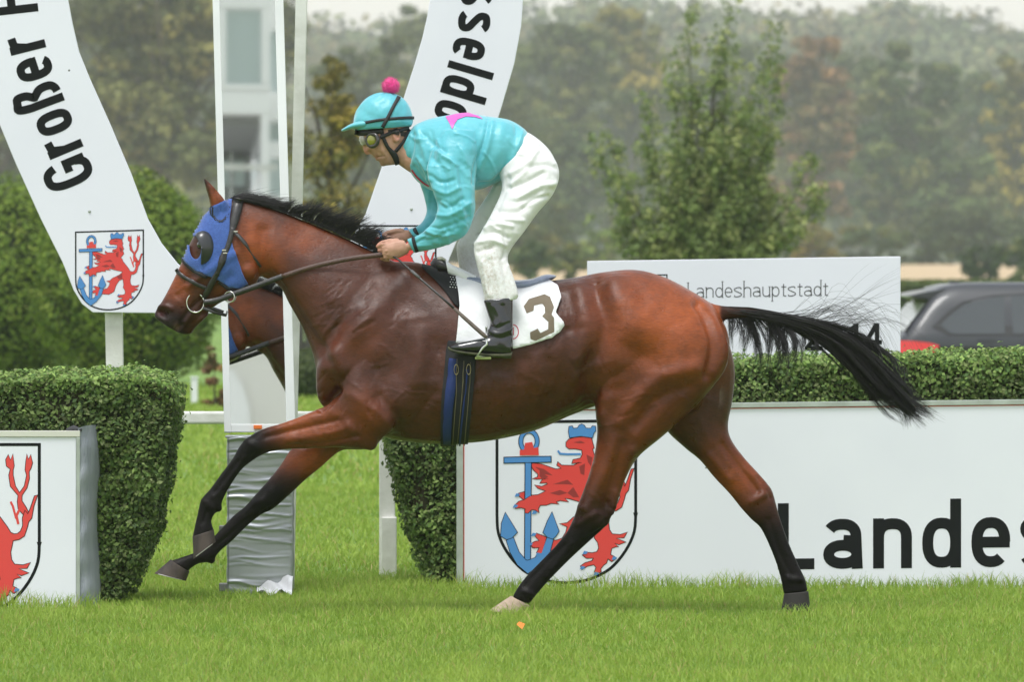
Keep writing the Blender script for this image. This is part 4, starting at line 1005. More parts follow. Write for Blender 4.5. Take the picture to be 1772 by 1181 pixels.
def co_of(me):
    a = np.empty(len(me.vertices) * 3, np.float32); me.vertices.foreach_get('co', a); return a.reshape(-1, 3).astype(float)
def no_of(me):
    a = np.empty(len(me.vertices) * 3, np.float32); me.vertex_normals.foreach_get('vector', a); return a.reshape(-1, 3).astype(float)
def pix_of(V):
    f = PPM * CAM_D / (CAM_D + V[:, 1]); return np.stack([886 + V[:, 0] * f, 440 - (V[:, 2] - CAM_H) * f], 1)
def seg_dist(P, poly):
    d = np.full(len(P), 1e9)
    for a, b in zip(poly[:-1], poly[1:]):
        a, b = np.array(a, float), np.array(b, float); ab = b - a
        t = np.clip(((P - a) @ ab) / (ab @ ab + 1e-9), 0, 1); q = a + t[:, None] * ab
        d = np.minimum(d, np.hypot(*(P - q).T))
    return d
def sculpt(me, strokes, mirror=True):
    """soft ridges (+) and hollows (-) along lines of the side view: (points, radius px, metres[, side])"""
    V, N_ = co_of(me), no_of(me); P = pix_of(V); D = np.zeros(len(V))
    for st in strokes:
        pts, r, a = st[:3]; side = st[3] if len(st) > 3 else ('b' if mirror else 'n')
        pts = [tuple(q) for q in catmull(pts, 4)] if len(pts) > 2 else pts
        lo, hi = np.min(pts, 0) - 3 * r, np.max(pts, 0) + 3 * r
        ix = np.where(np.all((P > lo) & (P < hi), axis=1))[0]
        if not len(ix): continue
        w = np.exp(-(seg_dist(P[ix], pts) / r) ** 2)
        near = np.clip((-N_[ix, 1] - 0.05) / 0.45, 0, 1); far = np.clip((N_[ix, 1] - 0.05) / 0.45, 0, 1)
        w *= near if side == 'n' else (far if side == 'f' else np.maximum(near, far))
        if side == 'n' and len(st) > 4: w *= (V[ix, 1] < st[4])
        D[ix] += a * w
    V += N_ * D[:, None]; me.vertices.foreach_set('co', V.astype(np.float32).ravel()); me.update()
def sst(x, a, b): t = np.clip((x - a) / (b - a), 0, 1); return t * t * (3 - 2 * t)

HB = MB()
loft(HB, [(547, 645, 548, 680, 0, .06), (554, 592, 556, 700, 0, .125), (578, 522, 582, 722, 0, .18), (620, 474, 622, 742, 0, .212), (668, 456, 668, 758, 0, .232, 2.2, .22),
          (720, 454, 720, 767, 0, .25, 2.2, .26), (790, 476, 780, 769, 0, .272, 2.2, .14), (860, 489, 850, 763, 0, .288, 2.2, .05), (930, 488, 925, 746, 0, .292), (990, 481, 992, 718, 0, .285),
          (1045, 471, 1050, 700, 0, .278), (1100, 467, 1105, 712, 0, .272), (1150, 480, 1150, 716, 0, .262), (1195, 503, 1190, 690, 0, .238), (1232, 528, 1228, 660, 0, .19), (1254, 562, 1254, 632, 0, .12), (1262, 588, 1262, 612, 0, .05)], 6, 40)
loft(HB, [(402, 344, 450, 478, 0, .07, 2.1, .1), (440, 351, 483, 495, 0, .078, 2.1, .25), (490, 367, 501, 527, 0, .088, 2.1, .3), (545, 389, 523, 567, 0, .108, 2.1, .3), (600, 413, 541, 612, 0, .142, 2.1, .3), (650, 437, 553, 655, 0, .165, 2.1, .25), (690, 456, 590, 690, 0, .15)], 6, 32)
loft(HB, [(408, 345, 446, 462, 0, .062), (382, 350, 447, 482, 0, .082), (355, 372, 437, 497, 0, .094), (337, 405, 415, 510, 0, .098), (324, 431, 392, 519, 0, .09), (310, 463, 370, 532, 0, .07), (295, 494, 354, 547, 0, .056), (281, 520, 343, 559, 0, .053), (271, 535, 334, 568, 0, .054), (267, 547, 318, 573, 0, .048), (275, 556, 300, 572, 0, .03)], 6, 28)
loft(HB, [(345, 550, 362, 545, 0, .035), (320, 562, 338, 568, 0, .036), (304, 571, 332, 578, 0, .034), (306, 576, 322, 579, 0, .02)], 5, 16)
for sy in (-1, 1):                                                     # ears
    k = 0 if sy < 0 else -1
    loft(HB, [(366 + k, 374, 394 + k, 372, sy * .045, .02), (363 + k, 348, 392 + k, 352, sy * .052, .026), (358 + k, 330, 380 + k, 334, sy * .055, .02), (354 + k, 316, 365 + k, 318, sy * .056, .012), (352 + k, 308, 356 + k, 309, sy * .056, .006)], 5, 16)
# near foreleg, far foreleg
loft(HB, [(612, 610, 700, 690, -.15, .085), (595, 662, 690, 728, -.16, .085), (572, 697, 664, 757, -.155, .078), (545, 710, 640, 778, -.15, .068), (520, 721, 588, 775, -.145, .056), (489, 733, 535, 777, -.14, .047), (462, 740, 488, 779, -.135, .041), (437, 752, 458, 786, -.13, .041), (417, 769, 433, 801, -.13, .038), (403, 793, 416, 816, -.125, .03), (382, 821, 402, 836, -.12, .025), (364, 846, 389, 859, -.118, .026), (348, 865, 382, 876, -.115, .031), (342, 888, 370, 893, -.115, .027), (337, 910, 366, 904, -.115, .03), (332, 934, 371, 919, -.115, .038)], 5, 20)
loft(HB, [(590, 650, 680, 720, .15, .09), (552, 728, 640, 775, .14, .075), (520, 760, 592, 780, .13, .062), (500, 782, 556, 809, .125, .052), (486, 804, 528, 832, .12, .045), (462, 834, 498, 860, .12, .041), (438, 861, 472, 882, .12, .041), (424, 877, 453, 891, .118, .037), (405, 892, 428, 911, .115, .029), (381, 917, 401, 938, .11, .025), (359, 940, 381, 955, .11, .027), (338, 956, 366, 972, .11, .031), (320, 963, 345, 976, .11, .027), (305, 968, 330, 985, .11, .031), (295, 971, 326, 992, .11, .038)], 5, 20)
# near hind leg, far hind leg
loft(HB, [(1080, 520, 1240, 545, -.08, .12), (1050, 560, 1256, 580, -.118, .138), (1030, 630, 1262, 612, -.135, .138), (1029, 700, 1251, 647, -.135, .13), (1033, 745, 1205, 703, -.13, .114), (1028, 788, 1150, 753, -.125, .092), (1015, 834, 1106, 790, -.12, .072), (1003, 866, 1084, 826, -.115, .058), (993, 895, 1069, 864, -.11, .048), (980, 922, 1052, 906, -.11, .043), (963, 943, 1026, 932, -.105, .037), (946, 961, 985, 970, -.1, .028), (915, 993, 951, 1005, -.1, .025), (898, 1014, 928, 1031, -.1, .031), (886, 1034, 916, 1047, -.1, .03)], 5, 24)
loft(HB, [(1090, 520, 1240, 550, .08, .12), (1090, 570, 1262, 596, .12, .13), (1120, 670, 1272, 640, .13, .12), (1148, 738, 1268, 692, .13, .105), (1183, 774, 1260, 735, .125, .085), (1211, 797, 1266, 762, .12, .068), (1234, 825, 1290, 795, .118, .056), (1262, 855, 1314, 821, .115, .048), (1282, 880, 1335, 847, .11, .044), (1300, 900, 1343, 872, .11, .039), (1316, 915, 1349, 894, .11, .032), (1333, 950, 1364, 937, .105, .026), (1345, 982, 1381, 976, .1, .028), (1352, 1008, 1394, 1004, .1, .034), (1356, 1030, 1398, 1024, .1, .034)], 5, 24)
loft(HB, [(1205, 508, 1232, 570, 0, .05), (1238, 527, 1244, 556, 0, .034), (1300, 533, 1302, 551, 0, .024), (1360, 542, 1361, 554, 0, .012)], 5, 14)   # dock
for (x, y, yc, r) in [(641, 768, -.16, .035), (1046, 903, -.11, .024), (1328, 850, .11, .022), (436, 768, -.13, .036), (455, 868, .12, .036), (366, 970, .11, .02), (378, 880, -.115, .02), (427, 468, -.042, .046), (427, 468, .042, .046), (322, 567, 0, .036), (1190, 690, 0, .07)]:
    c = W(x, y, yc); HB.sphere((c.x, c.y, c.z), r)
horse_me = fuse(HB, 0.0078, 7)
HS = [  # hindquarter
    ([(1206, 528), (1226, 566), (1233, 606), (1222, 650)], 8, -.012), ([(1240, 560), (1252, 610), (1240, 645)], 14, .006),
    ([(1203, 636), (1150, 650), (1112, 680), (1075, 730)], 14, .010), ([(1195, 665), (1140, 690), (1100, 735)], 12, -.008),
    ([(1030, 488), (1038, 520), (1050, 560), (1040, 600), (1022, 640), (1018, 690)], 16, -.016), ([(1062, 500), (1085, 560), (1075, 620), (1052, 690)], 26, .012),
    ([(1120, 560), (1170, 590), (1180, 640)], 40, .012), ([(1085, 600), (1130, 625)], 16, -.006), ([(1000, 500), (1010, 560), (1000, 620)], 16, .006),
    ([(1045, 720), (1060, 770), (1042, 830), (1015, 880)], 12, .008), ([(1075, 770), (1060, 830), (1045, 880)], 8, -.007), ([(1095, 780), (1075, 830), (1058, 885)], 7, .006),
    ([(1012, 880), (1030, 905)], 12, .006), ([(975, 945), (930, 990), (905, 1020)], 5, -.004), ([(990, 955), (945, 1000)], 4, .003),
    ([(1020, 706), (990, 722), (960, 738)], 12, -.01), 
    # barrel and ribs
    ([(985, 520), (990, 580), (975, 650), (950, 700)], 14, -.006), ([(880, 640), (930, 600), (990, 570)], 16, -.004), ([(850, 620), (852, 690), (835, 740)], 9, -.003), ([(880, 630), (885, 690), (870, 735)], 9, -.003), ([(912, 625), (918, 680), (905, 725)], 9, -.003), ([(945, 620), (950, 670), (938, 715)], 9, -.003),
    ([(760, 600), (740, 660), (720, 740)], 22, -.010), ([(700, 760), (760, 766)], 10, .004),
    # shoulder, breast, forearm
    ([(700, 480), (660, 530), (615, 575), (582, 616)], 20, .012), ([(680, 520), (700, 560), (690, 620), (660, 650)], 30, -.012), ([(640, 500), (600, 550), (565, 600)], 14, -.006),
    ([(705, 560), (725, 620), (705, 690), (675, 735)], 24, .012), ([(582, 612), (592, 640)], 16, .012), ([(600, 640), (620, 690), (650, 715)], 26, .010),
    ([(586, 676), (572, 695), (556, 708)], 7, -.016), ([(562, 640), (560, 680), (570, 695)], 14, .010), ([(655, 690), (690, 730), (680, 760)], 12, -.010),
    ([(585, 728), (540, 738), (495, 748), (460, 757)], 5, -.008), ([(600, 742), (550, 755), (500, 762)], 6, .006), ([(620, 755), (560, 768), (500, 772)], 4, -.006), ([(570, 712), (520, 728), (480, 742)], 7, .006), ([(603, 735), (610, 745)], 7, .007),
    ([(430, 775), (448, 775)], 9, .006), ([(412, 800), (372, 852)], 4, -.004), ([(420, 806), (384, 858)], 3.5, .003), ([(470, 850), (450, 872)], 8, .005), ([(430, 898), (372, 948)], 4, -.004),
    # neck
    ([(470, 480), (500, 520), (540, 580), (575, 625)], 9, -.010), ([(480, 430), (540, 480), (600, 530)], 30, .008), ([(520, 400), (580, 440), (640, 470)], 20, -.006), ([(455, 400), (452, 440), (458, 480)], 10, -.010),
    # head
    ([(405, 440), (380, 455), (350, 478), (325, 496)], 6, .008), ([(430, 430), (438, 470), (425, 492)], 22, .010), ([(352, 515), (330, 535), (312, 560), (304, 572)], 3.5, -.008), ([(304, 570), (316, 562)], 3, -.010),
    ([(285, 545), (277, 540)], 6, -.020), ([(296, 535), (286, 530), (272, 533)], 4, .008), ([(335, 470), (310, 510)], 9, -.006), ([(345, 410), (352, 432)], 12, .008), ([(400, 478), (372, 500), (352, 530)], 9, -.008), ([(330, 545), (315, 565)], 8, .006),
    ([(374, 330), (380, 352), (382, 366)], 5, -.010),
]
rs = random.Random(4)
for i in range(26):                                                    # wrinkled skin on the lower neck
    x, y = rs.uniform(560, 650), rs.uniform(485, 560); l = rs.uniform(14, 34); a = math.radians(rs.uniform(30, 55))
    HS.append(([(x, y), (x - l * math.cos(a), y + l * math.sin(a))], rs.uniform(1.8, 3.0), rs.choice((-1, 1)) * rs.uniform(.0015, .0035)))
for i in range(70):                                                    # veins
    zx, zy = rs.choice([(rs.uniform(620, 740), rs.uniform(640, 740)), (rs.uniform(840, 1000), rs.uniform(640, 730)), (rs.uniform(470, 600), rs.uniform(715, 770)), (rs.uniform(1040, 1180), rs.uniform(600, 760)), (rs.uniform(1000, 1070), rs.uniform(760, 880)), (rs.uniform(280, 420), rs.uniform(470, 540)), (rs.uniform(560, 700), rs.uniform(560, 680))])
    a, pts = rs.uniform(.3, 2.6), [(zx, zy)]
    for k in range(4): a += rs.uniform(-.6, .6); pts.append((pts[-1][0] + 9 * math.cos(a), pts[-1][1] + 9 * math.sin(a)))
    HS.append((pts, rs.uniform(1.5, 2.3), rs.uniform(.0012, .0024)))
for i in range(90):                                                    # creases of skin at elbow, flank, stifle, girth, throat
    zx, zy, aa = rs.choice([(668, 745, 1.9), (655, 700, 1.2), (1018, 690, 1.4), (1030, 640, 1.5), (760, 600, 1.6), (830, 640, 1.5), (575, 690, 2.3), (1050, 870, .8), (470, 500, .9), (700, 560, 2.2), (1095, 720, 2.3), (960, 540, 1.4), (600, 560, 2.4)])
    x, y, a, l = zx + rs.gauss(0, 16), zy + rs.gauss(0, 20), aa + rs.gauss(0, .25), rs.uniform(14, 40)
    HS.append(([(x, y), (x + l * .5 * math.cos(a) + rs.uniform(-2, 2), y + l * .5 * math.sin(a)), (x + l * math.cos(a), y + l * math.sin(a))], rs.uniform(1.8, 3.5), rs.choice((-1, -1, 1)) * rs.uniform(.001, .003)))
# tendons and joints of the lower legs
HS += [([(425, 790), (400, 825), (370, 862)], 3, .004), ([(438, 770), (424, 762)], 6, .006), ([(447, 782), (436, 792)], 4, -.005), ([(352, 868), (368, 880)], 5, .006), ([(360, 885), (350, 905)], 4, -.005), ([(455, 866), (440, 872)], 6, .006), ([(465, 880), (452, 888)], 4, -.005),
       ([(1000, 908), (1030, 890)], 6, .007), ([(1040, 918), (1012, 938)], 5, -.006), ([(1052, 870), (1048, 905)], 4, -.006), ([(1065, 850), (1056, 895)], 3.5, .005), ([(990, 940), (955, 985)], 4, .004), ([(905, 1022), (920, 1030)], 5, .006),
       ([(1300, 870), (1325, 855)], 6, .006), ([(1312, 830), (1334, 862)], 4, -.006), ([(1290, 812), (1322, 846)], 4, .005), ([(1330, 900), (1350, 960), (1372, 1000)], 3.5, -.005), ([(1340, 905), (1362, 960)], 3, .004), ([(1365, 1002), (1385, 1004)], 6, .006), ([(1250, 770), (1285, 815), (1310, 850)], 6, -.007), ([(1230, 790), (1262, 830)], 7, .006)]
for i in range(40):                                                    # muscle unevenness
    x, y = rs.uniform(570, 1240), rs.uniform(500, 740); l = rs.uniform(20, 60); a = rs.uniform(0, 3.1)
    HS.append(([(x, y), (x + l * math.cos(a), y + l * math.sin(a))], rs.uniform(6, 14), rs.choice((-1, 1)) * rs.uniform(.001, .003)))
sculpt(horse_me, [(h[0], h[1], h[2] * (1.75 if h[1] > 4 and min(q[0] for q in h[0]) > 540 else 1.25)) + tuple(h[3:]) for h in HS])

def coat(me):
    V = co_of(me); P = pix_of(V); x, y = P.T; far = V[:, 1] > 0.04
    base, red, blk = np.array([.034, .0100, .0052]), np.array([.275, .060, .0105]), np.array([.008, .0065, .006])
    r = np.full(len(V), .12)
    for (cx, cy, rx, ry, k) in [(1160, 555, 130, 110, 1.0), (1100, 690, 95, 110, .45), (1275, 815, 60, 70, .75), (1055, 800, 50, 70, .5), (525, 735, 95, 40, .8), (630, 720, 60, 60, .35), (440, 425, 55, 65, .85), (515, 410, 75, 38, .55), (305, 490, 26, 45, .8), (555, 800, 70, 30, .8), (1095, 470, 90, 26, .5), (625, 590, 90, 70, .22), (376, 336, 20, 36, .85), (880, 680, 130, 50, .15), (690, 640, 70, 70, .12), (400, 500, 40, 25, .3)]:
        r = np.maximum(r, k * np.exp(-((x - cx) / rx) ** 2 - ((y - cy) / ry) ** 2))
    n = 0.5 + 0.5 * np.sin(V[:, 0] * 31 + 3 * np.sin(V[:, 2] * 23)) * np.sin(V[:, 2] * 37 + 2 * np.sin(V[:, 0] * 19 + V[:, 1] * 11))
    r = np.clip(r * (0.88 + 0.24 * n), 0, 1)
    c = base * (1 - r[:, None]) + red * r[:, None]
    b = np.zeros(len(V))
    b = np.maximum(b, sst(510 - x, 0, 70) * sst(y, 715, 745) * (~far))
    b = np.maximum(b, sst(560 - x, 0, 80) * sst(y, 790, 850) * far * (x < 700))
    b = np.maximum(b, sst(y, 840, 930) * (x > 700))
    b = np.maximum(b, 0.85 * sst(y, 760, 850) * sst(1075 + (860 - y) * .5 - x, -30, 10) * 0)
    b = np.maximum(b, 0.9 * sst(350 - x, 0, 45) * sst(y, 505, 555))
    b = np.maximum(b, 0.8 * np.exp(-((x - 354) / 5) ** 2 - ((y - 314) / 9) ** 2) + 0.6 * np.exp(-((x - 360) / 5) ** 2 - ((y - 338) / 20) ** 2))
    b = np.maximum(b, 0.7 * sst(x, 1238, 1262) * sst(y, 560, 520)); b = np.maximum(b, 0.85 * sst(x, 1242, 1250) * (y < 570) * (np.abs(V[:, 1]) < .05))
    b = np.maximum(b, 0.55 * np.exp(-((x - 1000) / 40) ** 2 - ((y - 735) / 22) ** 2))
    b = np.maximum(b, 0.8 * np.exp(-seg_dist(P, [(420, 345), (480, 362), (560, 394), (650, 436)]) ** 2 / 25.0))
    c = c * (1 - b[:, None]) + blk * b[:, None]
    mz = (0.7 * sst(318 - x, 0, 30) * sst(y, 530, 560))[:, None]; c = c * (1 - mz) + np.array([.045, .034, .032]) * mz
    nostril = np.exp(-((x - 280) / 7) ** 2 - ((y - 542) / 6) ** 2)[:, None]; c = c * (1 - nostril) + np.array([.06, .016, .016]) * nostril
    pk = (np.exp(-((x - 306) / 5) ** 2 - ((y - 566) / 6) ** 2) * .7)[:, None]; c = c * (1 - pk) + np.array([.30, .17, .15]) * pk
    fo = (0.35 * np.exp(-((x - 1238) / 12) ** 2 - ((y - 685) / 16) ** 2) * far)[:, None]; c = c * (1 - fo) + np.array([.35, .32, .28]) * fo
    set_color(me, c)
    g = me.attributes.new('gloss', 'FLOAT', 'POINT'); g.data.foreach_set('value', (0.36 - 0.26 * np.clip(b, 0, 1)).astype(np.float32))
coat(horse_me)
def coat_mat():
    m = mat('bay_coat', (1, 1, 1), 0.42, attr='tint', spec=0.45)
    N, L_ = m.node_tree.nodes, m.node_tree.links; b = N['Principled BSDF']
    tc = N.new('ShaderNodeTexCoord'); mp = N.new('ShaderNodeMapping'); mp.inputs['Scale'].default_value = (60, 60, 260); mp.inputs['Rotation'].default_value = (0, 0.35, 0)
    nz = N.new('ShaderNodeTexNoise'); nz.inputs['Scale'].default_value = 1.6; nz.inputs['Detail'].default_value = 4
    n2 = N.new('ShaderNodeTexNoise'); n2.inputs['Scale'].default_value = 14; n2.inputs['Detail'].default_value = 6
    L_.new(tc.outputs['Object'], mp.inputs[0]); L_.new(mp.outputs[0], nz.inputs['Vector']); L_.new(tc.outputs['Object'], n2.inputs['Vector'])
    ad = N.new('ShaderNodeMath'); ad.operation = 'MULTIPLY_ADD'; ad.inputs[1].default_value = 0.4; L_.new(nz.outputs[0], ad.inputs[0]); L_.new(n2.outputs[0], ad.inputs[2])
    bp = N.new('ShaderNodeBump'); bp.inputs['Strength'].default_value = 0.5; bp.inputs['Distance'].default_value = 0.008; L_.new(ad.outputs[0], bp.inputs['Height']); L_.new(bp.outputs[0], b.inputs['Normal'])
    rr = N.new('ShaderNodeMapRange'); rr.inputs['From Min'].default_value = 0.3; rr.inputs['From Max'].default_value = 0.7; rr.inputs['To Min'].default_value = 0.25; rr.inputs['To Max'].default_value = 0.48
    m3 = N.new('ShaderNodeMapping'); m3.inputs['Scale'].default_value = (26, 26, 120); m3.inputs['Rotation'].default_value = (0, 0.45, 0); L_.new(tc.outputs['Object'], m3.inputs[0])
    n3 = N.new('ShaderNodeTexNoise'); n3.inputs['Scale'].default_value = 1.5; n3.inputs['Detail'].default_value = 5; L_.new(m3.outputs[0], n3.inputs['Vector'])
    n4 = N.new('ShaderNodeTexNoise'); n4.inputs['Scale'].default_value = 6; n4.inputs['Detail'].default_value = 4; L_.new(tc.outputs['Object'], n4.inputs['Vector'])
    sm = N.new('ShaderNodeMath'); sm.operation = 'ADD'; L_.new(n3.outputs[0], sm.inputs[0]); L_.new(n4.outputs[0], sm.inputs[1])
    vr = N.new('ShaderNodeMapRange'); vr.inputs['From Min'].default_value = .7; vr.inputs['From Max'].default_value = 1.3; vr.inputs['To Min'].default_value = .68; vr.inputs['To Max'].default_value = 1.32; L_.new(sm.outputs[0], vr.inputs[0])
    mv = N.new('ShaderNodeVectorMath'); mv.operation = 'SCALE'; L_.new(b.inputs['Base Color'].links[0].from_socket, mv.inputs[0]); L_.new(vr.outputs[0], mv.inputs['Scale']); L_.new(mv.outputs[0], b.inputs['Base Color'])
    ga = N.new('ShaderNodeAttribute'); ga.attribute_name = 'gloss'; L_.new(ga.outputs['Fac'], b.inputs['Specular IOR Level'])
    L_.new(n2.outputs[0], rr.inputs[0]); L_.new(rr.outputs[0], b.inputs['Roughness'])
    return m
horse = thing('racehorse', 'galloping bay racehorse with black mane and tail, wearing a blue hood', 'horse', (W(900, 700).x, 0, 0))
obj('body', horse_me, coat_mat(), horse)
HBVH = BVHTree.FromPolygons([v.co[:] for v in horse_me.vertices], [p.vertices[:] for p in horse_me.polygons])
CAMP = Vector((0, -CAM_D, CAM_H))
def hit(px, py, off=0.006, bvh=None):
    d = (W(px, py) - CAMP).normalized(); h = (bvh or HBVH).ray_cast(CAMP, d)
    if h[0] is None: return None
    n = h[1] if h[1].dot(d) < 0 else -h[1]
    return h[0] + n * off

# hooves
def hoof(top, sole, yc, w0, w1, m, shod=False):
    mb = MB(); (a, b), (c, d) = top, sole
    mid = lambda p, q, t: (p[0] + (q[0] - p[0]) * t, p[1] + (q[1] - p[1]) * t)
    secs = []
    for t in (0, .25, .6, .93, 1.0):
        A, B = mid(a, c, t), mid(b, d, t); secs.append((A[0], A[1], B[0], B[1], yc, (w0 + (w1 - w0) * t) * (0.97 if t == 1 else 1), 2.3))
    loft(mb, secs, 3, 22); o = obj('hoof', mb.mesh(), m, horse)
    if not shod: return
    mb = MB(); loft(mb, [(c[0] + (a[0] - c[0]) * .06, c[1] + (a[1] - c[1]) * .06, d[0] + (b[0] - d[0]) * .06, d[1] + (b[1] - d[1]) * .06, yc, w1 * 1.03), (c[0], c[1], d[0], d[1], yc, w1 * 1.02)], 2, 22)
    obj('horseshoe', mb.mesh(), mat('worn_shoe', (.32, .31, .28), .5, metal=.5), o)
hm_ = mat('hoof_horn', (.024, .017, .014), .7, (.055, .038, .029), 25, .4, 60, stretch=(1, 1, .2)); hp = mat('pale_hoof', (.48, .36, .27), .7, (.36, .27, .2), 30)
hoof(((333, 929), (370, 917)), ((335, 968), (373, 939)), -.115, .036, .050, hm_, True)
hoof(((295, 969), (328, 990)), ((267, 993), (322, 1006)), .11, .038, .050, hm_, True)
hoof(((884, 1032), (918, 1050)), ((845, 1058), (904, 1064)), -.1, .036, .05, hp)
hoof(((1357, 1028), (1399, 1024)), ((1351, 1061), (1403, 1058)), .1, .033, .043, mat('dark_hoof', (.022, .018, .016), .7))
for sy in (-1, 1):
    p = hit(347, 424, 0); mb = MB(); mb.sphere((p.x + .004, sy * (abs(p.y) - .006), p.z), .022, 18, 12); obj('eye', mb.mesh(), mat('dark_eye', (.01, .006, .005), .08, coat=1.0), horse)

# ------------------------------------------------------------------ hair: thin tapering strands
def strands_mesh(paths, r0, sub=4):
    V, F = [], []; base = 0
    for path, rad in paths:
        P = catmull(path, sub); n = len(P); T = np.gradient(P, axis=0); T /= np.linalg.norm(T, axis=1)[:, None] + 1e-9
        a = np.cross(T, [0.13, 1, 0.05]); a /= np.linalg.norm(a, axis=1)[:, None] + 1e-9; b = np.cross(T, a)
        tp = rad * (1 - 0.85 * np.linspace(0, 1, n) ** 2)
        for th in (0, 2.094, 4.189): V.append(P + (a * math.cos(th) + b * math.sin(th)) * tp[:, None])
        i = np.arange(n - 1)
        for k in range(3):
            k2 = (k + 1) % 3; F.append(np.stack([base + k * n + i, base + k2 * n + i, base + k2 * n + i + 1, base + k * n + i + 1], 1))
        base += 3 * n
    return fast_mesh(np.concatenate(V), np.concatenate(F), 'hair')
hair = mat('black_hair', (.010, .0085, .008), .38, spec=.5)
rg = np.random.default_rng(19)
def wp(x, y, Y=0): return np.array(W(x, y, Y))
def mane():
    crest = catmull([(398, 343), (430, 348), (470, 361), (510, 375), (550, 391), (590, 408), (625, 424), (662, 446)], 30); paths = []
    n = len(crest)
    for k in range(3600):
        f = rg.random(); c = crest[int(f * (n - 1))]; y0 = rg.normal(0, .012)
        cell = int(f * 26); rt = np.random.default_rng(cell + 50); tuft = rt.uniform(.2, 1.1); ta = rt.normal(0, 9)
        f = np.clip(f * .85 + .15 * (cell + .5) / 26, 0, .999); c = crest[int(f * (n - 1))]
        u = rg.random()
        env = np.interp(f, [0, .12, .3, .4, .5, .7, .9, 1], [8, 10, 20, 34, 46, 52, 42, 26])
        if u < 0.72:   # blown up and back
            Lh = env * rg.uniform(.55, 1.15) * (0.75 + .35 * tuft); a = math.radians(rg.normal(36 + 10 * tuft + ta, 8)); 
            if f < .25: a = math.radians(rg.normal(-2, 10)); Lh = rg.uniform(25, 55)
            d = np.array([math.cos(a), -math.sin(a)])
            p1 = c + d * Lh * .45 + np.array([0, -3]); p2 = c + d * Lh + np.array([Lh * .14, Lh * .05])
            ys = y0 + rg.normal(0, .02)
            paths.append(([wp(*c, y0), wp(*p1, (y0 + ys) / 2), wp(*p2, ys)], rg.uniform(.0007, .0015)))
        else:          # lying close over the near side or the far side
            s = -1 if rg.random() < .6 else 1; Lh = (env * .75 * rg.random() ** 1.6) * (.5 + .7 * tuft) + 4
            p1 = c + np.array([Lh * .45, -1.5 + Lh * .05]); p2 = c + np.array([Lh * (.85 + .2 * rg.random()), Lh * rg.uniform(.05, .45) + 2])
            h1, h2 = hit(p1[0], p1[1] + 2, .004), hit(p2[0], p2[1], .006)
            y1 = s * abs(h1.y) if h1 is not None else s * .02; y2 = s * abs(h2.y) if h2 is not None else s * .03
            paths.append(([wp(*c, y0), wp(*p1, y1), wp(*p2, y2)], rg.uniform(.0006, .0011)))
    for k in range(50):   # forelock wisps and flyaways at the poll
        a = rg.uniform(-.3, .5); L_ = rg.uniform(18, 40); c = np.array([398 + rg.uniform(0, 30), 343])
        paths.append(([wp(*c, rg.normal(0, .01)), wp(*(c + [L_ * .5, -7 * a - 4]), rg.normal(0, .02)), wp(*(c + [L_, -8 * a + 2]), rg.normal(0, .03))], .0008))
    obj('mane', strands_mesh(paths, 0), hair, horse)
mane()
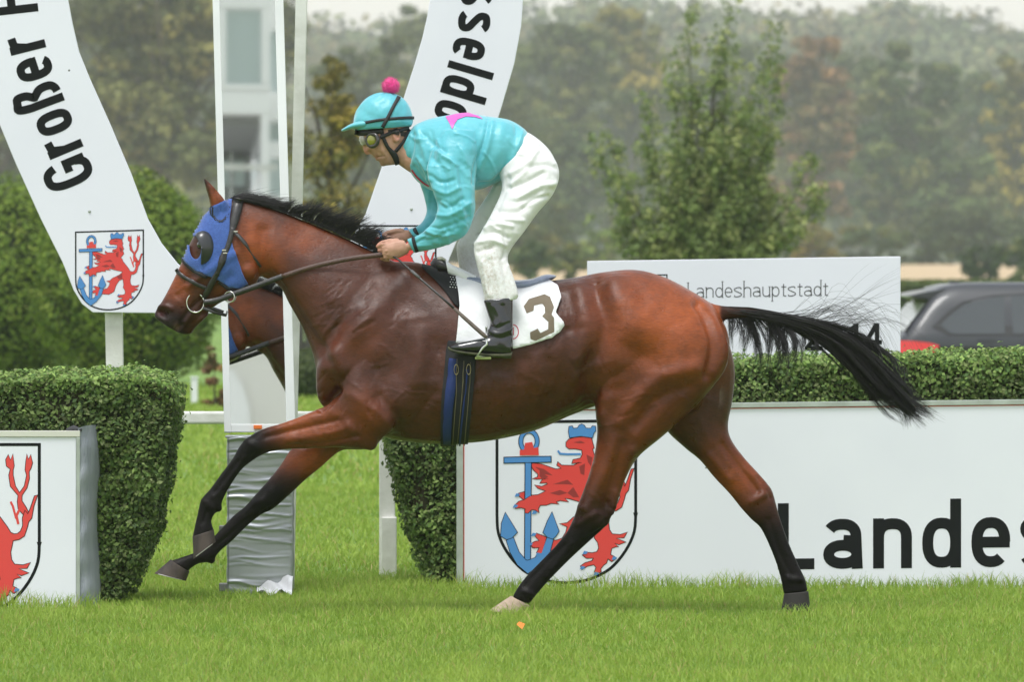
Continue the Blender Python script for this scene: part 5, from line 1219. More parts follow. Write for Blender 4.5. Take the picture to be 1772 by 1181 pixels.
def tail():
    paths = []
    mid = catmull([(1232, 536), (1290, 541), (1350, 554), (1410, 572), (1468, 604), (1517, 652), (1549, 688), (1576, 711)], 6)
    def along(s): i = s * (len(mid) - 1); a = int(min(i, len(mid) - 2)); return mid[a] + (mid[a + 1] - mid[a]) * (i - a)
    for lock in range(95):                      # main fall, in separate locks
        s0 = rg.uniform(0, .40); s1 = rg.uniform(.62, 1.12); v0 = np.clip(rg.normal(0, 1), -2.0, 2.0); v1 = v0 + rg.normal(0, .45); yl = rg.normal(0, .045); ph, am = rg.uniform(0, 6.3), rg.uniform(1, 9); tipx = rg.normal(0, 9)
        for k in range(26):
            v = rg.normal(0, .10); y0 = rg.normal(0, .012); y1 = yl + rg.normal(0, .008); e1 = s1 + rg.uniform(-.10, .05); pts = []
            for t in np.linspace(0, 1, 7):
                q_ = s0 + (e1 - s0) * t; p = along(min(q_, 1)); q = along(min(q_ + .02, 1.0)) - along(max(min(q_, 1) - .02, 0)); q /= np.linalg.norm(q) + 1e-9; nn = np.array([-q[1], q[0]])
                if q_ > 1: p = p + q * (q_ - 1) * 270
                wdt = np.interp(q_, [0, .12, .35, .6, .8, 1, 1.15], [6, 9, 14, 24, 20, 15, 18])
                p = p + nn * ((v0 + (v1 - v0) * t + v * (.4 + .9 * t)) * wdt * .8 * (0.5 + 0.5 * t) + am * math.sin(ph + q_ * 9) * t) + np.array([tipx * t ** 3 * .6, 0])
                pts.append(wp(p[0], p[1], y0 + (y1 - y0) * t))
            paths.append((pts, rg.uniform(.0008, .0015)))
    for lock in range(46):                      # fringe hanging below the dock, in locks
        xl = 1254 + 150 * rg.random() ** .9; dl = np.interp(xl, [1256, 1290, 1330, 1370, 1406], [38, 98, 96, 66, 38]) * rg.uniform(.55, 1.1); sl = rg.normal(20, 8); yl = rg.normal(0, .03); cv = rg.normal(0, 5)
        for k in range(26):
            x0 = xl + rg.normal(0, 3.2); y0 = np.interp(x0, [1250, 1300, 1350, 1400], [546, 550, 560, 570]); dn = dl * rg.uniform(.7, 1.05); ys = yl + rg.normal(0, .006); j = rg.normal(0, 1.5)
            paths.append(([wp(x0, y0 - 5, rg.normal(0, .01)), wp(x0 + sl * .8 + j * .5, y0 + dn * .33, ys * .5), wp(xl + sl * 1.1 + cv * .6 + j * 1.3 + (x0 - xl) * .4, y0 + dn * .72, ys), wp(xl + sl * .85 + cv + j * 2, y0 + dn, ys)], rg.uniform(.0006, .0011)))
    for k in range(90):                        # wisps lifting off the top
        x0 = rg.uniform(1370, 1480); y0 = np.interp(x0, [1370, 1420, 1480], [545, 556, 575]); e = rg.random()
        L_ = rg.uniform(40, 150); up = rg.normal(0, 12)
        paths.append(([wp(x0 - 40, y0 - 2, 0), wp(x0, y0 - 6, rg.normal(0, .01)), wp(x0 + L_ * .5, y0 - 22 + up, rg.normal(0, .03)), wp(x0 + L_ * .85, y0 - 4 + up * 1.8 + L_ * .06, rg.normal(0, .05)), wp(x0 + L_ + 4, y0 + 18 + up * 2.2 + L_ * .28, rg.normal(0, .06))], rg.uniform(.0005, .0010)))
    for k in range(12):
        L_ = rg.uniform(90, 150); x0 = rg.uniform(1410, 1450); a = rg.uniform(20, 80)
        paths.append(([wp(x0, 552, 0), wp(x0 + L_ * .35, 540 - a * .35, .02), wp(x0 + L_ * .7, 530 - a * .75, .03), wp(x0 + L_ * 1.0, 525 - a, .03)], .0006))
    for k in range(130):                        # outer curls at the bend
        x0 = rg.uniform(1470, 1530); y0 = np.interp(x0, [1470, 1530], [570, 615]); L_ = rg.uniform(30, 70)
        paths.append(([wp(x0 - 25, y0 - 10, 0), wp(x0, y0, 0), wp(x0 + L_ * .55, y0 + L_ * .25, rg.normal(0, .03)), wp(x0 + L_ * .72, y0 + L_ * .9, rg.normal(0, .05)), wp(x0 + L_ * .6, y0 + L_ * 1.35, rg.normal(0, .05))], rg.uniform(.0006, .0012)))
    for k in range(160):                        # split tip
        x0, y0 = rg.uniform(1535, 1575), rg.uniform(680, 705); a = rg.choice([0, 1]); ex, ey = (1570 + rg.normal(0, 6), 735 + rg.normal(0, 5)) if a else (1612 + rg.normal(0, 10), 722 + rg.normal(0, 8))
        paths.append(([wp(x0 - 25, y0 - 30, 0), wp(x0, y0, 0), wp((x0 + ex) / 2 + 3, (y0 + ey) / 2, .01), wp(ex, ey, rg.normal(0, .02))], rg.uniform(.0007, .0013)))
    obj('tail', strands_mesh(paths, 0, 2), hair, horse)
tail()
# ------------------------------------------------------------------ draping helpers
def flip(me):
    """mirror copy across the horse's centre plane"""
    m2 = me.copy(); V = co_of(m2); V[:, 1] *= -1; m2.vertices.foreach_set('co', V.astype(np.float32).ravel()); m2.flip_normals(); m2.update(); return m2
def in_poly(P, poly):
    r = np.zeros(len(P), bool); m = len(poly)
    for i in range(m):
        a, b = poly[i], poly[(i + 1) % m]
        r ^= ((a[1] > P[:, 1]) != (b[1] > P[:, 1])) & (P[:, 0] < (b[0] - a[0]) * (P[:, 1] - a[1]) / (b[1] - a[1] + 1e-12) + a[0])
    return r
def patch(poly, step, off, bvh=None, hole=None, wob=0.0):
    """a sheet laid on a surface: outline in photo pixels"""
    poly = np.array(poly, float); lo, hi = poly.min(0), poly.max(0)
    nx, ny = int((hi[0] - lo[0]) / step) + 2, int((hi[1] - lo[1]) / step) + 2
    G_ = np.array([[lo[0] + (i - .25) * step, lo[1] + (j - .25) * step] for j in range(ny + 1) for i in range(nx + 1)])
    F = []
    for j in range(ny):
        for i in range(nx):
            q = [j * (nx + 1) + i, j * (nx + 1) + i + 1, (j + 1) * (nx + 1) + i + 1, (j + 1) * (nx + 1) + i]; F.append(q)
    F = np.array(F); C = G_[F].mean(1); keep = in_poly(C, poly)
    if hole is not None: keep &= (((C[:, 0] - hole[0]) / hole[2]) ** 2 + ((C[:, 1] - hole[1]) / hole[3]) ** 2) > 1
    F = F[keep]; cnt = {}
    for q in F:
        for k in range(4):
            e = tuple(sorted((q[k], q[(k + 1) % 4]))); cnt[e] = cnt.get(e, 0) + 1
    bv = {v for e, c in cnt.items() if c == 1 for v in e}
    for v in bv:      # snap the rim to the outline
        p = G_[v]; best = None
        rims = [poly]
        if hole is not None: rims.append(np.array([(hole[0] + hole[2] * math.cos(t), hole[1] + hole[3] * math.sin(t)) for t in np.linspace(0, 6.283, 25)[:-1]]))
        for rim in rims:
            for a, b in zip(rim, np.roll(rim, -1, 0)):
                ab = b - a; t = np.clip((p - a) @ ab / (ab @ ab + 1e-9), 0, 1); q = a + t * ab; d = np.hypot(*(p - q))
                if best is None or d < best[0]: best = (d, q)
        G_[v] = best[1]
    used = sorted(set(F.ravel())); idx = {}; V = []
    for v in used:
        h = hit(G_[v][0], G_[v][1], off + (wob * math.sin(G_[v][0] * .11 + 2 * math.sin(G_[v][1] * .05)) if wob else 0), bvh)
        if h is not None: idx[v] = len(V); V.append(h)
    FF = [[idx[v] for v in q] for q in F if all(v in idx for v in q)]
    return pydata(V, FF)
def solid(o, th):
    s = o.modifiers.new('solid', 'SOLIDIFY'); s.thickness = th; s.offset = -1 if th > 0 else 1; return o
def band(pts, w, off=0.005, bvh=None, n=5, stand=0.0):
    """a strap laid along a line of the side view, w pixels wide"""
    P = catmull(pts, n); T = np.gradient(P, axis=0); T /= np.linalg.norm(T, axis=1)[:, None] + 1e-9; Nn = np.stack([-T[:, 1], T[:, 0]], 1)
    ww = np.interp(np.linspace(0, 1, len(P)), np.linspace(0, 1, len(w)), w) if hasattr(w, '__len__') else np.full(len(P), w)
    V, F = [], []; last = None
    for i, p in enumerate(P):
        row = []
        for k in (-.5, 0, .5):
            q = p + Nn[i] * ww[i] * k; h = hit(q[0], q[1], off + stand * math.sin(math.pi * i / (len(P) - 1)), bvh)
            row.append(h)
        ok = [h for h in row if h is not None]
        yy = min(h.y for h in ok) if ok else (last if last is not None else -.05); last = yy
        for k, h in zip((-.5, 0, .5), row):
            q = p + Nn[i] * ww[i] * k; V.append(h if h is not None else W(q[0], q[1], yy))
    for i in range(len(P) - 1):
        for k in range(2): F.append([i * 3 + k, i * 3 + k + 1, (i + 1) * 3 + k + 1, (i + 1) * 3 + k])
    return pydata(V, F)
def both(name, me, m, parent, th):
    o = solid(obj(name, me, m, parent), th); solid(obj(name, flip(me), m, parent), th); return o

leather = mat('black_leather', (.018, .016, .016), .42, (.030, .027, .026), 40, .25, 160, coat=.15)
brown_l = mat('brown_rein_leather', (.060, .028, .020), .5, (.085, .042, .030), 60, .3, 200)
steel = mat('bit_steel', (.62, .60, .56), .22, metal=1.0)

# ------------------------------------------------------------------ blue hood with eye cups
M['hood'] = mat('blue_mesh_cloth', (.045, .115, .40), .75, (.032, .085, .32), 90, .5, 320, sheen=.3)
hood = thing('blinker_hood', 'royal blue racing hood with dark eye cups on the horse\'s head', 'hood', W(370, 430))
both('hood_cloth', patch([(371, 355), (354, 370), (345, 386), (336, 403), (326, 423), (317, 446), (324, 456), (341, 469), (358, 476), (378, 484), (397, 497), (417, 498), (428, 490), (417, 464), (405, 433), (397, 405), (398, 374), (402, 346), (392, 346)], 2.6, .007, hole=(340, 429, 10, 20)), M['hood'], hood, .004)
trim = mat('hood_trim', (.012, .012, .014), .7)
both('hood_trim', band([(316, 447), (324, 458), (341, 472), (358, 479)], 5, .010), trim, hood, .003)
both('hood_trim', band([(378, 487), (397, 500), (417, 501), (430, 492)], 4, .010), trim, hood, .003)
both('ear_trim', band([(369, 356), (369, 370), (375, 382), (385, 384), (393, 374), (396, 358)], 4.5, .011), trim, hood, .003)
for sy in (-1, 1):
    c = hit(351, 430, .0); mb = MB(); V, F = [], []; nu, nv = 20, 12
    for j in range(nv + 1):
        a = math.pi / 2 * j / nv
        for i in range(nu + 1):
            b = -1.95 + 3.9 * i / nu + .25      # opens forward
            V.append((c.x + .064 * math.cos(a) * math.cos(b) * .95 - .004 * math.sin(a), sy * (abs(c.y) - .012 + .050 * math.sin(a)), c.z + .084 * math.cos(a) * math.sin(b)))
    for j in range(nv):
        for i in range(nu): F.append([j * (nu + 1) + i, j * (nu + 1) + i + 1, (j + 1) * (nu + 1) + i + 1, (j + 1) * (nu + 1) + i])
    solid(obj('eye_cup', pydata(V, F), mat('eye_cup_plastic', (.022, .023, .026), .32, coat=.3), hood), .003)

# ------------------------------------------------------------------ bridle
br = thing('bridle', 'black leather bridle with steel bit rings and brown reins', 'bridle', W(360, 480))
both('crown_strap', band([(414, 343), (410, 362), (405, 385), (402, 397)], [17, 17, 13, 10], .012), leather, br, .004)
both('cheek_strap', band([(403, 394), (395, 425), (381, 460), (366, 490), (351, 516)], 9, .013), leather, br, .004)
both('cheek_strap_end', band([(389, 432), (383, 452), (375, 476)], 7, .018), leather, br, .003)
both('throat_strap', band([(405, 402), (418, 418), (436, 442), (451, 461)], [5.5, 5, 5, 5], .010, stand=.02), leather, br, .003)
both('noseband', band([(305, 467), (318, 479), (338, 490), (358, 499)], 6.5, .009), leather, br, .003)
both('chin_strap', band([(357, 532), (372, 536), (386, 541)], 6, .012), leather, br, .003)
for (x, y) in ((388, 434), (391, 441), (407, 402)):
    p = hit(x, y, .020)
    for sy in (-1, 1): MB().box(p.x - .010, p.x + .010, sy * abs(p.y) - .002, sy * abs(p.y) + .002, p.z - .003, p.z + .003).build('buckle', steel, br, bevel=.0008)
def torus(c, rx, rz, r, tiltz=0.0, n=36, k=8):
    V, F = [], []
    for i in range(n):
        a = 2 * math.pi * i / n
        for j in range(k):
            b = 2 * math.pi * j / k; q = 1 + r / max(rx, rz) * math.cos(b)
            V.append((c[0] + rx * q * math.cos(a), c[1] + r * math.sin(b) + tiltz * math.cos(a), c[2] + rz * q * math.sin(a)))
    for i in range(n):
        for j in range(k): F.append([i * k + j, i * k + (j + 1) % k, ((i + 1) % n) * k + (j + 1) % k, ((i + 1) % n) * k + j])
    return pydata(V, F)
for sy in (-1, 1):
    p = hit(341, 521, .014); obj('bit_ring', torus((W(339, 522).x, sy * abs(p.y), p.z), .041, .046, .0042, .004 * sy), steel, br)
    c = W(397, 514, -.085); obj('rein_ring', torus((c.x, sy * .085, c.z), .024, .025, .003, .01 * sy), steel, br)
    mb = MB(); mb.tube([(W(352, 533).x, sy * .075, wz(533, 0)), (W(372, 541).x, sy * .07, wz(541, 0)), (W(391, 546).x, sy * .04, wz(546, 0)), (W(393, 541).x, sy * .0, wz(540, 0))], .007, 8, flat=.5); mb.build('chin_loop', leather, br, True)
    for nm, pts, w, m in (('rein', [(352, 524, -.080), (375, 520, -.085), (397, 512, -.09), (425, 502, -.10), (455, 491, -.105), (490, 478, -.115)], 9.5, leather),
                          ('rein_grip', [(488, 479, -.117), (530, 465, -.125), (570, 455, -.13), (612, 447, -.13), (662, 441, -.125)], 8.5, brown_l)):
        P = catmull(pts, 5); V, F = [], []
        T = np.gradient(P[:, :2], axis=0); T /= np.linalg.norm(T, axis=1)[:, None]; Nn = np.stack([-T[:, 1], T[:, 0]], 1)
        for i, p in enumerate(P):
            h = hit(p[0], p[1], .012); y = min(p[2], h.y if h is not None else 0)
            for k in (-.5, .5): q = W(p[0] + Nn[i][0] * w * k, p[1] + Nn[i][1] * w * k, y); V.append((q.x, sy * abs(q.y), q.z))
        F = [[2 * i, 2 * i + 1, 2 * i + 3, 2 * i + 2] for i in range(len(P) - 1)]
        solid(obj(nm, pydata(V, F), m, br), .004)

# ------------------------------------------------------------------ number cloth, pad, girth, saddle
cloth_w = mat('white_cotton', (.80, .80, .81), .8, (.74, .74, .76), 14, .35, 30)
ridged(cloth_w, 6, .012, .5, (1, 1, .5))
cl = thing('number_cloth', 'white saddle cloth bearing a brown number three', 'saddle cloth', W(880, 540))
CP = [(786, 474), (800, 480), (830, 487), (870, 492), (918, 492), (952, 490), (966, 497), (971, 517), (966, 532), (961, 543), (969, 553), (976, 562), (968, 574), (956, 585), (918, 597), (889, 604), (840, 600), (790, 594), (792, 570), (794, 532), (791, 500)]
cm = patch(CP, 4.5, .013, wob=.003)
sculpt(cm, [([(815, 480), (808, 530), (818, 585)], 5, .010), ([(800, 485), (800, 540), (806, 590)], 4, -.006), ([(830, 500), (826, 545), (835, 580)], 5, -.007), ([(905, 500), (900, 550), (895, 600)], 8, .008), ([(890, 560), (920, 590)], 6, -.006), ([(955, 500), (950, 540), (962, 575)], 5, .006), ([(905, 515), (955, 505)], 5, .008), ([(800, 560), (830, 590)], 4, .007), ([(812, 500), (822, 560)], 4, -.008), ([(925, 500), (915, 530), (902, 560)], 5, -.007), ([(940, 590), (955, 560)], 4, .006), ([(968, 520), (958, 543), (975, 560)], 4, -.006)], False)
both('cloth', cm, cloth_w, cl, .003)
CBVH = BVHTree.FromPolygons([v.co[:] for v in cm.vertices], [p.vertices[:] for p in cm.polygons])
k3 = 1 / 3.936
three = [(740 + x * k3, 380 + y * k3) for x, y in [(655, 595), (690, 545), (795, 512), (835, 530), (862, 600), (845, 650), (862, 670), (862, 768), (735, 828), (700, 815), (698, 770), (750, 745), (768, 775), (820, 750), (822, 700), (780, 662), (800, 640), (800, 600), (780, 577), (725, 590), (720, 625), (675, 643)]]
obj('number', patch(three, 1.8, .004, CBVH), mat('brown_number', (.15, .115, .075), .7), cl)
obj('stamp_ring', band([tuple(q) for q in arc(888, 575, 9, 12, 100, -100, 2, 14)], 1.6, .004, CBVH, 2), mat('red_stamp', (.5, .02, .06), .7), cl)
obj('stamp_mark', band([(888, 567), (888, 581)], 2.2, .004, CBVH, 4), mat('red_stamp', (.5, .02, .06), .7), cl)
loft_f = MB(); loft(loft_f, [(771, 450, 776, 476, -.03, .055, 3), (782, 458, 788, 480, -.03, .06, 3), (800, 466, 804, 486, -.03, .07, 3), (824, 478, 826, 494, -.02, .07, 3)], 4, 20); obj('cloth_fold', loft_f.mesh(), cloth_w, cl)
pad = thing('saddle_pad', 'black non-slip pad with white dots in front of the number cloth', 'pad', W(770, 490))
both('pad_sheet', patch([(722, 458), (742, 462), (787, 473), (792, 500), (794, 536), (786, 528), (772, 508), (752, 486)], 4, .006), mat('black_pad', (.010, .010, .011), .9), pad, .003)
dm = mat('white_dot', (.75, .75, .76), .7); dots = MB()
for i in range(3):
    for j in range(7):
        x, y = 779 + i * 4.4 + (j % 2) * 2, 474 + j * 4.2 + i * .6
        h = hit(x, y, .0095)
        if h is not None: dots.box(h.x - .0022, h.x + .0022, h.y - .001, h.y + .001, h.z - .0022, h.z + .0022)
tag(dots.build('dot_pattern', dm, pad), kind='stuff')
gi = thing('girth', 'blue and black elastic girth strap round the horse\'s barrel', 'girth', W(790, 690))
both('girth_web', patch([(776, 590), (822, 594), (823, 640), (818, 690), (809, 768), (762, 769), (765, 690), (770, 640)], 4, .009), mat('black_web', (.012, .012, .014), .8), gi, .004)
both('blue_band', band([(786, 622), (782, 660), (776, 710), (773, 764)], [15, 15, 15, 13], .019), mat('girth_blue', (.008, .024, .13), .7), gi, .003)
both('blue_stripe', band([(809, 640), (805, 680), (799, 730), (795, 766)], 3, .019), mat('girth_blue', (.008, .024, .13), .7), gi, .002)
for pts in ([(792, 622), (789, 690), (783, 764)], [(803, 625), (799, 690), (791, 765)], [(815, 628), (811, 690), (803, 765)]): both('stitch_edge', band(pts, 1.3, .021), mat('cream_thread', (.12, .10, .06), .8), gi, .001)
for x in (791, 812):
    p = hit(x, 640, .022)
    for sy in (-1, 1): obj('buckle', torus((p.x, sy * abs(p.y), p.z), .010, .024, .0022, 0, 20, 6), mat('brass', (.5, .42, .22), .35, metal=1), gi)
sdl = thing('saddle', 'small racing saddle with grey blue cantle under the jockey', 'saddle', W(880, 490))
mb = MB(); loft(mb, [(800, 470, 802, 488, 0, .09), (840, 482, 842, 500, 0, .13), (885, 485, 888, 502, 0, .155, 2.6), (918, 483, 916, 499, 0, .15, 2.6), (943, 475.5, 940, 491, 0, .12, 2.4), (958, 476, 955, 485, 0, .07), (963, 478, 961, 481, 0, .02)], 6, 28); obj('seat', mb.mesh(), mat('grey_blue_leather', (.17, .20, .30), .32, (.22, .25, .34), 20, coat=.3), sdl)
mb = MB(); loft(mb, [(744, 455, 750, 474, 0, .03), (752, 446, 762, 476, 0, .06), (765, 446, 776, 478, 0, .075), (776, 455, 790, 482, 0, .08)], 4, 18); obj('pommel', mb.mesh(), leather, sdl)
mb = MB(); loft(mb, [(755, 446, 760, 454, 0, .045), (764, 444, 768, 453, 0, .06), (772, 449, 774, 456, 0, .05)], 4, 14); obj('pommel_lining', mb.mesh(), mat('fleece', (.42, .41, .34), .95, bump=.6, bscale=180), sdl)
for sy in (-1, 1):
    dx = 0 if sy < 0 else -25
    mb = MB(); y = .325
    mb.tube([(W(842 + dx, 584).x, sy * .375, wz(578, -.3)), (W(843 + dx, 595).x, sy * .382, wz(596, -.3)), (W(836 + dx, 602).x, sy * .38, wz(602, -.3)), (W(826 + dx, 614).x, sy * .378, wz(616, -.3)), (W(846 + dx, 618).x, sy * .33, wz(619, -.3)), (W(843 + dx, 600).x, sy * .262, wz(600, -.3)), (W(842 + dx, 580).x, sy * .262, wz(574, -.3)), (W(842 + dx, 574).x, sy * .32, wz(566, -.3))], .0055, 8)
    st = obj('stirrup', mb.mesh(), mat('light_alloy', (.70, .70, .68), .3, metal=.8), sdl)
    mb = MB(); a = W(822 + dx, 614, -.33); b = W(850 + dx, 621, -.33); mb.box(a.x, b.x, sy * .325 - .045, sy * .325 + .045, b.z - .004, b.z + .008); mb.build('tread', mat('tread_green', (.22, .26, .08), .6), st, bevel=.003)

# ------------------------------------------------------------------ jockey
person = thing('person', 'jockey in turquoise silks and white breeches crouching over the galloping horse', 'person', W(850, 500))
silk = mat('turquoise_satin', (.115, .465, .535), .40, (.085, .42, .50), 6, .3, 30, spec=.45, sheen=.35)
ridged(silk, 6.5, .018, .7, (1, .8, .5)); ridged(silk, 17, .006, .5, (.7, .8, .8), 2)
JB = MB()
loft(JB, [(714, 220, 697, 268, 0, .062), (722, 214, 704, 286, 0, .085), (742, 206, 720, 312, 0, .13), (770, 200, 748, 330, 0, .18), (805, 195, 782, 334, 0, .195), (842, 201, 808, 331, 0, .185), (880, 207, 834, 327, 0, .17), (905, 221, 868, 312, 0, .162), (915, 232, 882, 298, 0, .150)], 6, 36)
loft(JB, [(760, 225, 832, 225, -.10, .085), (746, 262, 828, 258, -.155, .082), (740, 300, 824, 300, -.19, .076), (750, 334, 822, 335, -.215, .068), (757, 358, 822, 366, -.228, .060), (752, 380, 808, 404, -.225, .052), (736, 398, 782, 421, -.20, .046), (722, 408, 752, 431, -.165, .041), (704, 414, 716, 438, -.125, .036)], 6, 26)
loft(JB, [(760, 225, 820, 225, .10, .085), (742, 262, 815, 262, .155, .08), (726, 308, 790, 318, .19, .07), (733, 338, 790, 350, .21, .06), (738, 366, 786, 385, .21, .052), (727, 388, 752, 404, .17, .042), (706, 397, 718, 414, .115, .035)], 6, 24)
jk = fuse(JB, .0052, 5)
JS = [([(846, 205), (838, 245), (822, 288), (818, 318)], 3.5, -.007), ([(852, 210), (845, 250), (830, 292)], 5, .006),
      ([(760, 262), (785, 285), (792, 330), (805, 390)], 5, .008), ([(748, 275), (770, 300), (778, 350), (790, 395)], 5, -.007), ([(800, 262), (812, 300), (812, 360)], 7, .006),
      ([(742, 300), (760, 315), (785, 312)], 4, -.007), ([(746, 322), (770, 335), (795, 325)], 4, .006), ([(755, 350), (775, 360), (800, 345)], 4, -.006), ([(757, 372), (780, 372), (812, 352)], 4, .006),
      ([(765, 395), (785, 388), (812, 375)], 4, -.005), ([(738, 400), (760, 408), (785, 405)], 3, .005), ([(730, 415), (750, 415), (775, 400)], 3, -.005), ([(725, 425), (745, 424)], 2.5, .004), ([(742, 392), (760, 396)], 2.5, -.004), ([(720, 420), (735, 412)], 2, -.004),
      ([(715, 235), (712, 262), (706, 282)], 4, -.008), ([(722, 225), (732, 250), (742, 290), (745, 310)], 6, .007), ([(735, 235), (755, 255), (768, 262)], 5, -.006), ([(716, 290), (730, 310), (742, 325)], 5, -.006), ([(730, 280), (742, 300)], 4, .006), ([(707, 232), (722, 242), (735, 240)], 4, .006),
      ([(870, 215), (862, 260), (846, 310)], 10, .006), ([(895, 225), (880, 270), (862, 308)], 7, -.005), ([(830, 318), (855, 312), (875, 300)], 4, -.006), ([(905, 226), (893, 262), (874, 305)], 3, .004), ([(780, 215), (800, 240), (812, 255)], 10, .005), ([(795, 290), (800, 320)], 5, -.005),
      ([(880, 240), (890, 252)], 4, .004), ([(790, 205), (830, 225)], 9, -.003)]
for i in range(34):
    x, y = rs.choice([(rs.uniform(742, 815), rs.uniform(270, 410)), (rs.uniform(710, 770), rs.uniform(215, 320)), (rs.uniform(780, 900), rs.uniform(205, 320)), (rs.uniform(715, 780), rs.uniform(395, 432))]); l = rs.uniform(18, 48); a = rs.uniform(.2, 1.7)
    JS.append(([(x, y), (x + l * .5 * math.cos(a) + 2, y + l * .5 * math.sin(a) - 2), (x + l * math.cos(a), y + l * math.sin(a))], rs.uniform(2.2, 4.2), rs.choice((-1, 1)) * rs.uniform(.0015, .004)))
sculpt(jk, [(q[0], q[1], q[2] * 1.35) for q in JS])
jacket = obj('jacket', jk, silk, person)
JBVH = BVHTree.FromPolygons([v.co[:] for v in jk.vertices], [p.vertices[:] for p in jk.polygons])
pink = mat('pink_satin', (.62, .10, .42), .4)
obj('star_patch', patch([(771, 202), (777, 212), (783, 224), (787, 214), (792, 207), (806, 202), (822, 203), (838, 208), (828, 201), (809, 195.5), (790, 197.5)], 2.0, .003, JBVH), pink, jacket)
obj('piping', band([(713, 294), (722, 306), (733, 316), (743, 322)], 2.6, .003, JBVH), mat('red_piping', (.5, .02, .06), .5), jacket)
for sy, pts in ((-1, [(717, 410, 717, 437)]), (1, [])):
    for (x, y0, x2, y1) in pts:
        obj('cuff_band', band([(715, 410), (717, 420), (722, 436)], 6, .003, JBVH), mat('black_elastic', (.015, .015, .017), .7), jacket)
c = W(718, 403, .125); mb = MB(); loft(mb, [(713, 396, 721, 412, .13, .040), (719, 393, 727, 409, .135, .042)], 3, 18); obj('cuff_band', mb.mesh(), mat('black_elastic', (.015, .015, .017), .7), jacket)
mb = MB(); loft(mb, [(712, 223, 693, 264, 0, .060), (718, 218, 699, 276, 0, .066), (724, 217, 706, 284, 0, .075)], 4, 24); obj('collar', mb.mesh(), silk, jacket)

BB = MB()
loft(BB, [(898, 222, 868, 300, 0, .140), (922, 234, 876, 315, 0, .165), (946, 254, 886, 330, 0, .175), (960, 276, 905, 345, 0, .165), (962, 300, 925, 350, 0, .13)], 5, 32)
loft(BB, [(862, 298, 925, 240, -.07, .10), (868, 318, 958, 272, -.10, .112), (866, 336, 968, 304, -.125, .105), (858, 354, 956, 338, -.155, .094), (847, 376, 931, 368, -.185, .083), (832, 402, 908, 400, -.215, .074), (820, 424, 884, 432, -.235, .066), (823, 452, 879, 452, -.26, .056), (832, 486, 890, 484, -.285, .048), (838, 518, 897, 508, -.298, .044), (840, 528, 895, 518, -.30, .043)], 6, 28)
loft(BB, [(860, 298, 925, 245, .07, .10), (848, 330, 940, 310, .11, .105), (820, 372, 895, 372, .165, .085), (797, 412, 862, 422, .205, .072), (790, 428, 850, 442, .22, .066), (794, 460, 848, 466, .25, .056), (803, 505, 853, 505, .285, .046), (808, 528, 855, 520, .30, .043)], 6, 28)
bk = fuse(BB, .0055, 5)
BS = [([(840, 395), (860, 388), (885, 392)], 4, .007), ([(828, 408), (855, 402), (880, 412)], 4, -.007), ([(822, 422), (850, 416), (876, 425)], 4, .006), ([(826, 436), (850, 430)], 4, -.005), ([(870, 400), (876, 425), (872, 445)], 3.5, -.006), ([(880, 325), (905, 318), (940, 300)], 5, -.006), ([(885, 300), (910, 285), (930, 262)], 5, .006), ([(895, 345), (930, 325), (960, 318)], 5, .006), ([(905, 360), (925, 345), (948, 340)], 4, -.006), ([(880, 350), (910, 345), (935, 330)], 5, -.005), ([(915, 290), (945, 285), (965, 292)], 5, -.004), ([(860, 365), (890, 368), (915, 360)], 5, -.004), ([(875, 380), (905, 382)], 4, .005),
      ([(846, 450), (858, 490), (862, 520)], 3, -.004), ([(836, 455), (842, 490), (848, 522)], 3.5, .004), ([(880, 460), (888, 490), (893, 510)], 4, .004), ([(868, 450), (876, 490), (880, 515)], 4, -.004), ([(930, 250), (915, 290), (885, 320)], 4, .004), ([(880, 310), (868, 345), (850, 385)], 5, -.004)]
for i in range(30):
    x, y = rs.uniform(835, 960), rs.uniform(245, 520); l = rs.uniform(12, 30); a = rs.uniform(-.9, .7) if y < 440 else rs.uniform(.6, 2.2)
    BS.append(([(x, y), (x + l * .5 * math.cos(a), y + l * .5 * math.sin(a) + 2), (x + l * math.cos(a), y + l * math.sin(a))], rs.uniform(2, 4), rs.choice((-1, 1)) * rs.uniform(.001, .0028)))
sculpt(bk, [(q[0], q[1], q[2] * 1.6) for q in BS])
def breeches_mat():
    m = mat('white_breeches', (.75, .75, .745), .6, (.68, .68, .675), 9, .2, 40)
    N, L_ = m.node_tree.nodes, m.node_tree.links; b = N['Principled BSDF']; src = b.inputs['Base Color'].links[0].from_socket
    at = N.new('ShaderNodeAttribute'); at.attribute_name = 'mud'
    tc = N.new('ShaderNodeTexCoord'); nz = N.new('ShaderNodeTexNoise'); nz.inputs['Scale'].default_value = 70; nz.inputs['Detail'].default_value = 8; nz.inputs['Roughness'].default_value = .7; L_.new(tc.outputs['Object'], nz.inputs['Vector'])
    mr = N.new('ShaderNodeMapRange'); mr.inputs['From Min'].default_value = .42; mr.inputs['From Max'].default_value = .75; L_.new(nz.outputs[0], mr.inputs[0])
    mu = N.new('ShaderNodeMath'); mu.operation = 'MULTIPLY'; L_.new(mr.outputs[0], mu.inputs[0]); L_.new(at.outputs['Fac'], mu.inputs[1])
    mx = N.new('ShaderNodeMix'); mx.data_type = 'RGBA'; mx.inputs[7].default_value = (.36, .29, .20, 1); L_.new(mu.outputs[0], mx.inputs[0]); L_.new(src, mx.inputs[6]); L_.new(mx.outputs[2], b.inputs['Base Color'])
    return m
P = pix_of(co_of(bk)); mud = np.clip(sst(P[:, 1], 400, 450) * (.35 + .6 * np.exp(-((P[:, 0] - 846) / 14) ** 2)) + .12 * sst(P[:, 1], 300, 380), 0, 1)
a = bk.attributes.new('mud', 'FLOAT', 'POINT'); a.data.foreach_set('value', mud.astype(np.float32))
breeches = obj('breeches', bk, ridged(breeches_mat(), 7.5, .02, .75, (.55, .8, 1.1)), person)

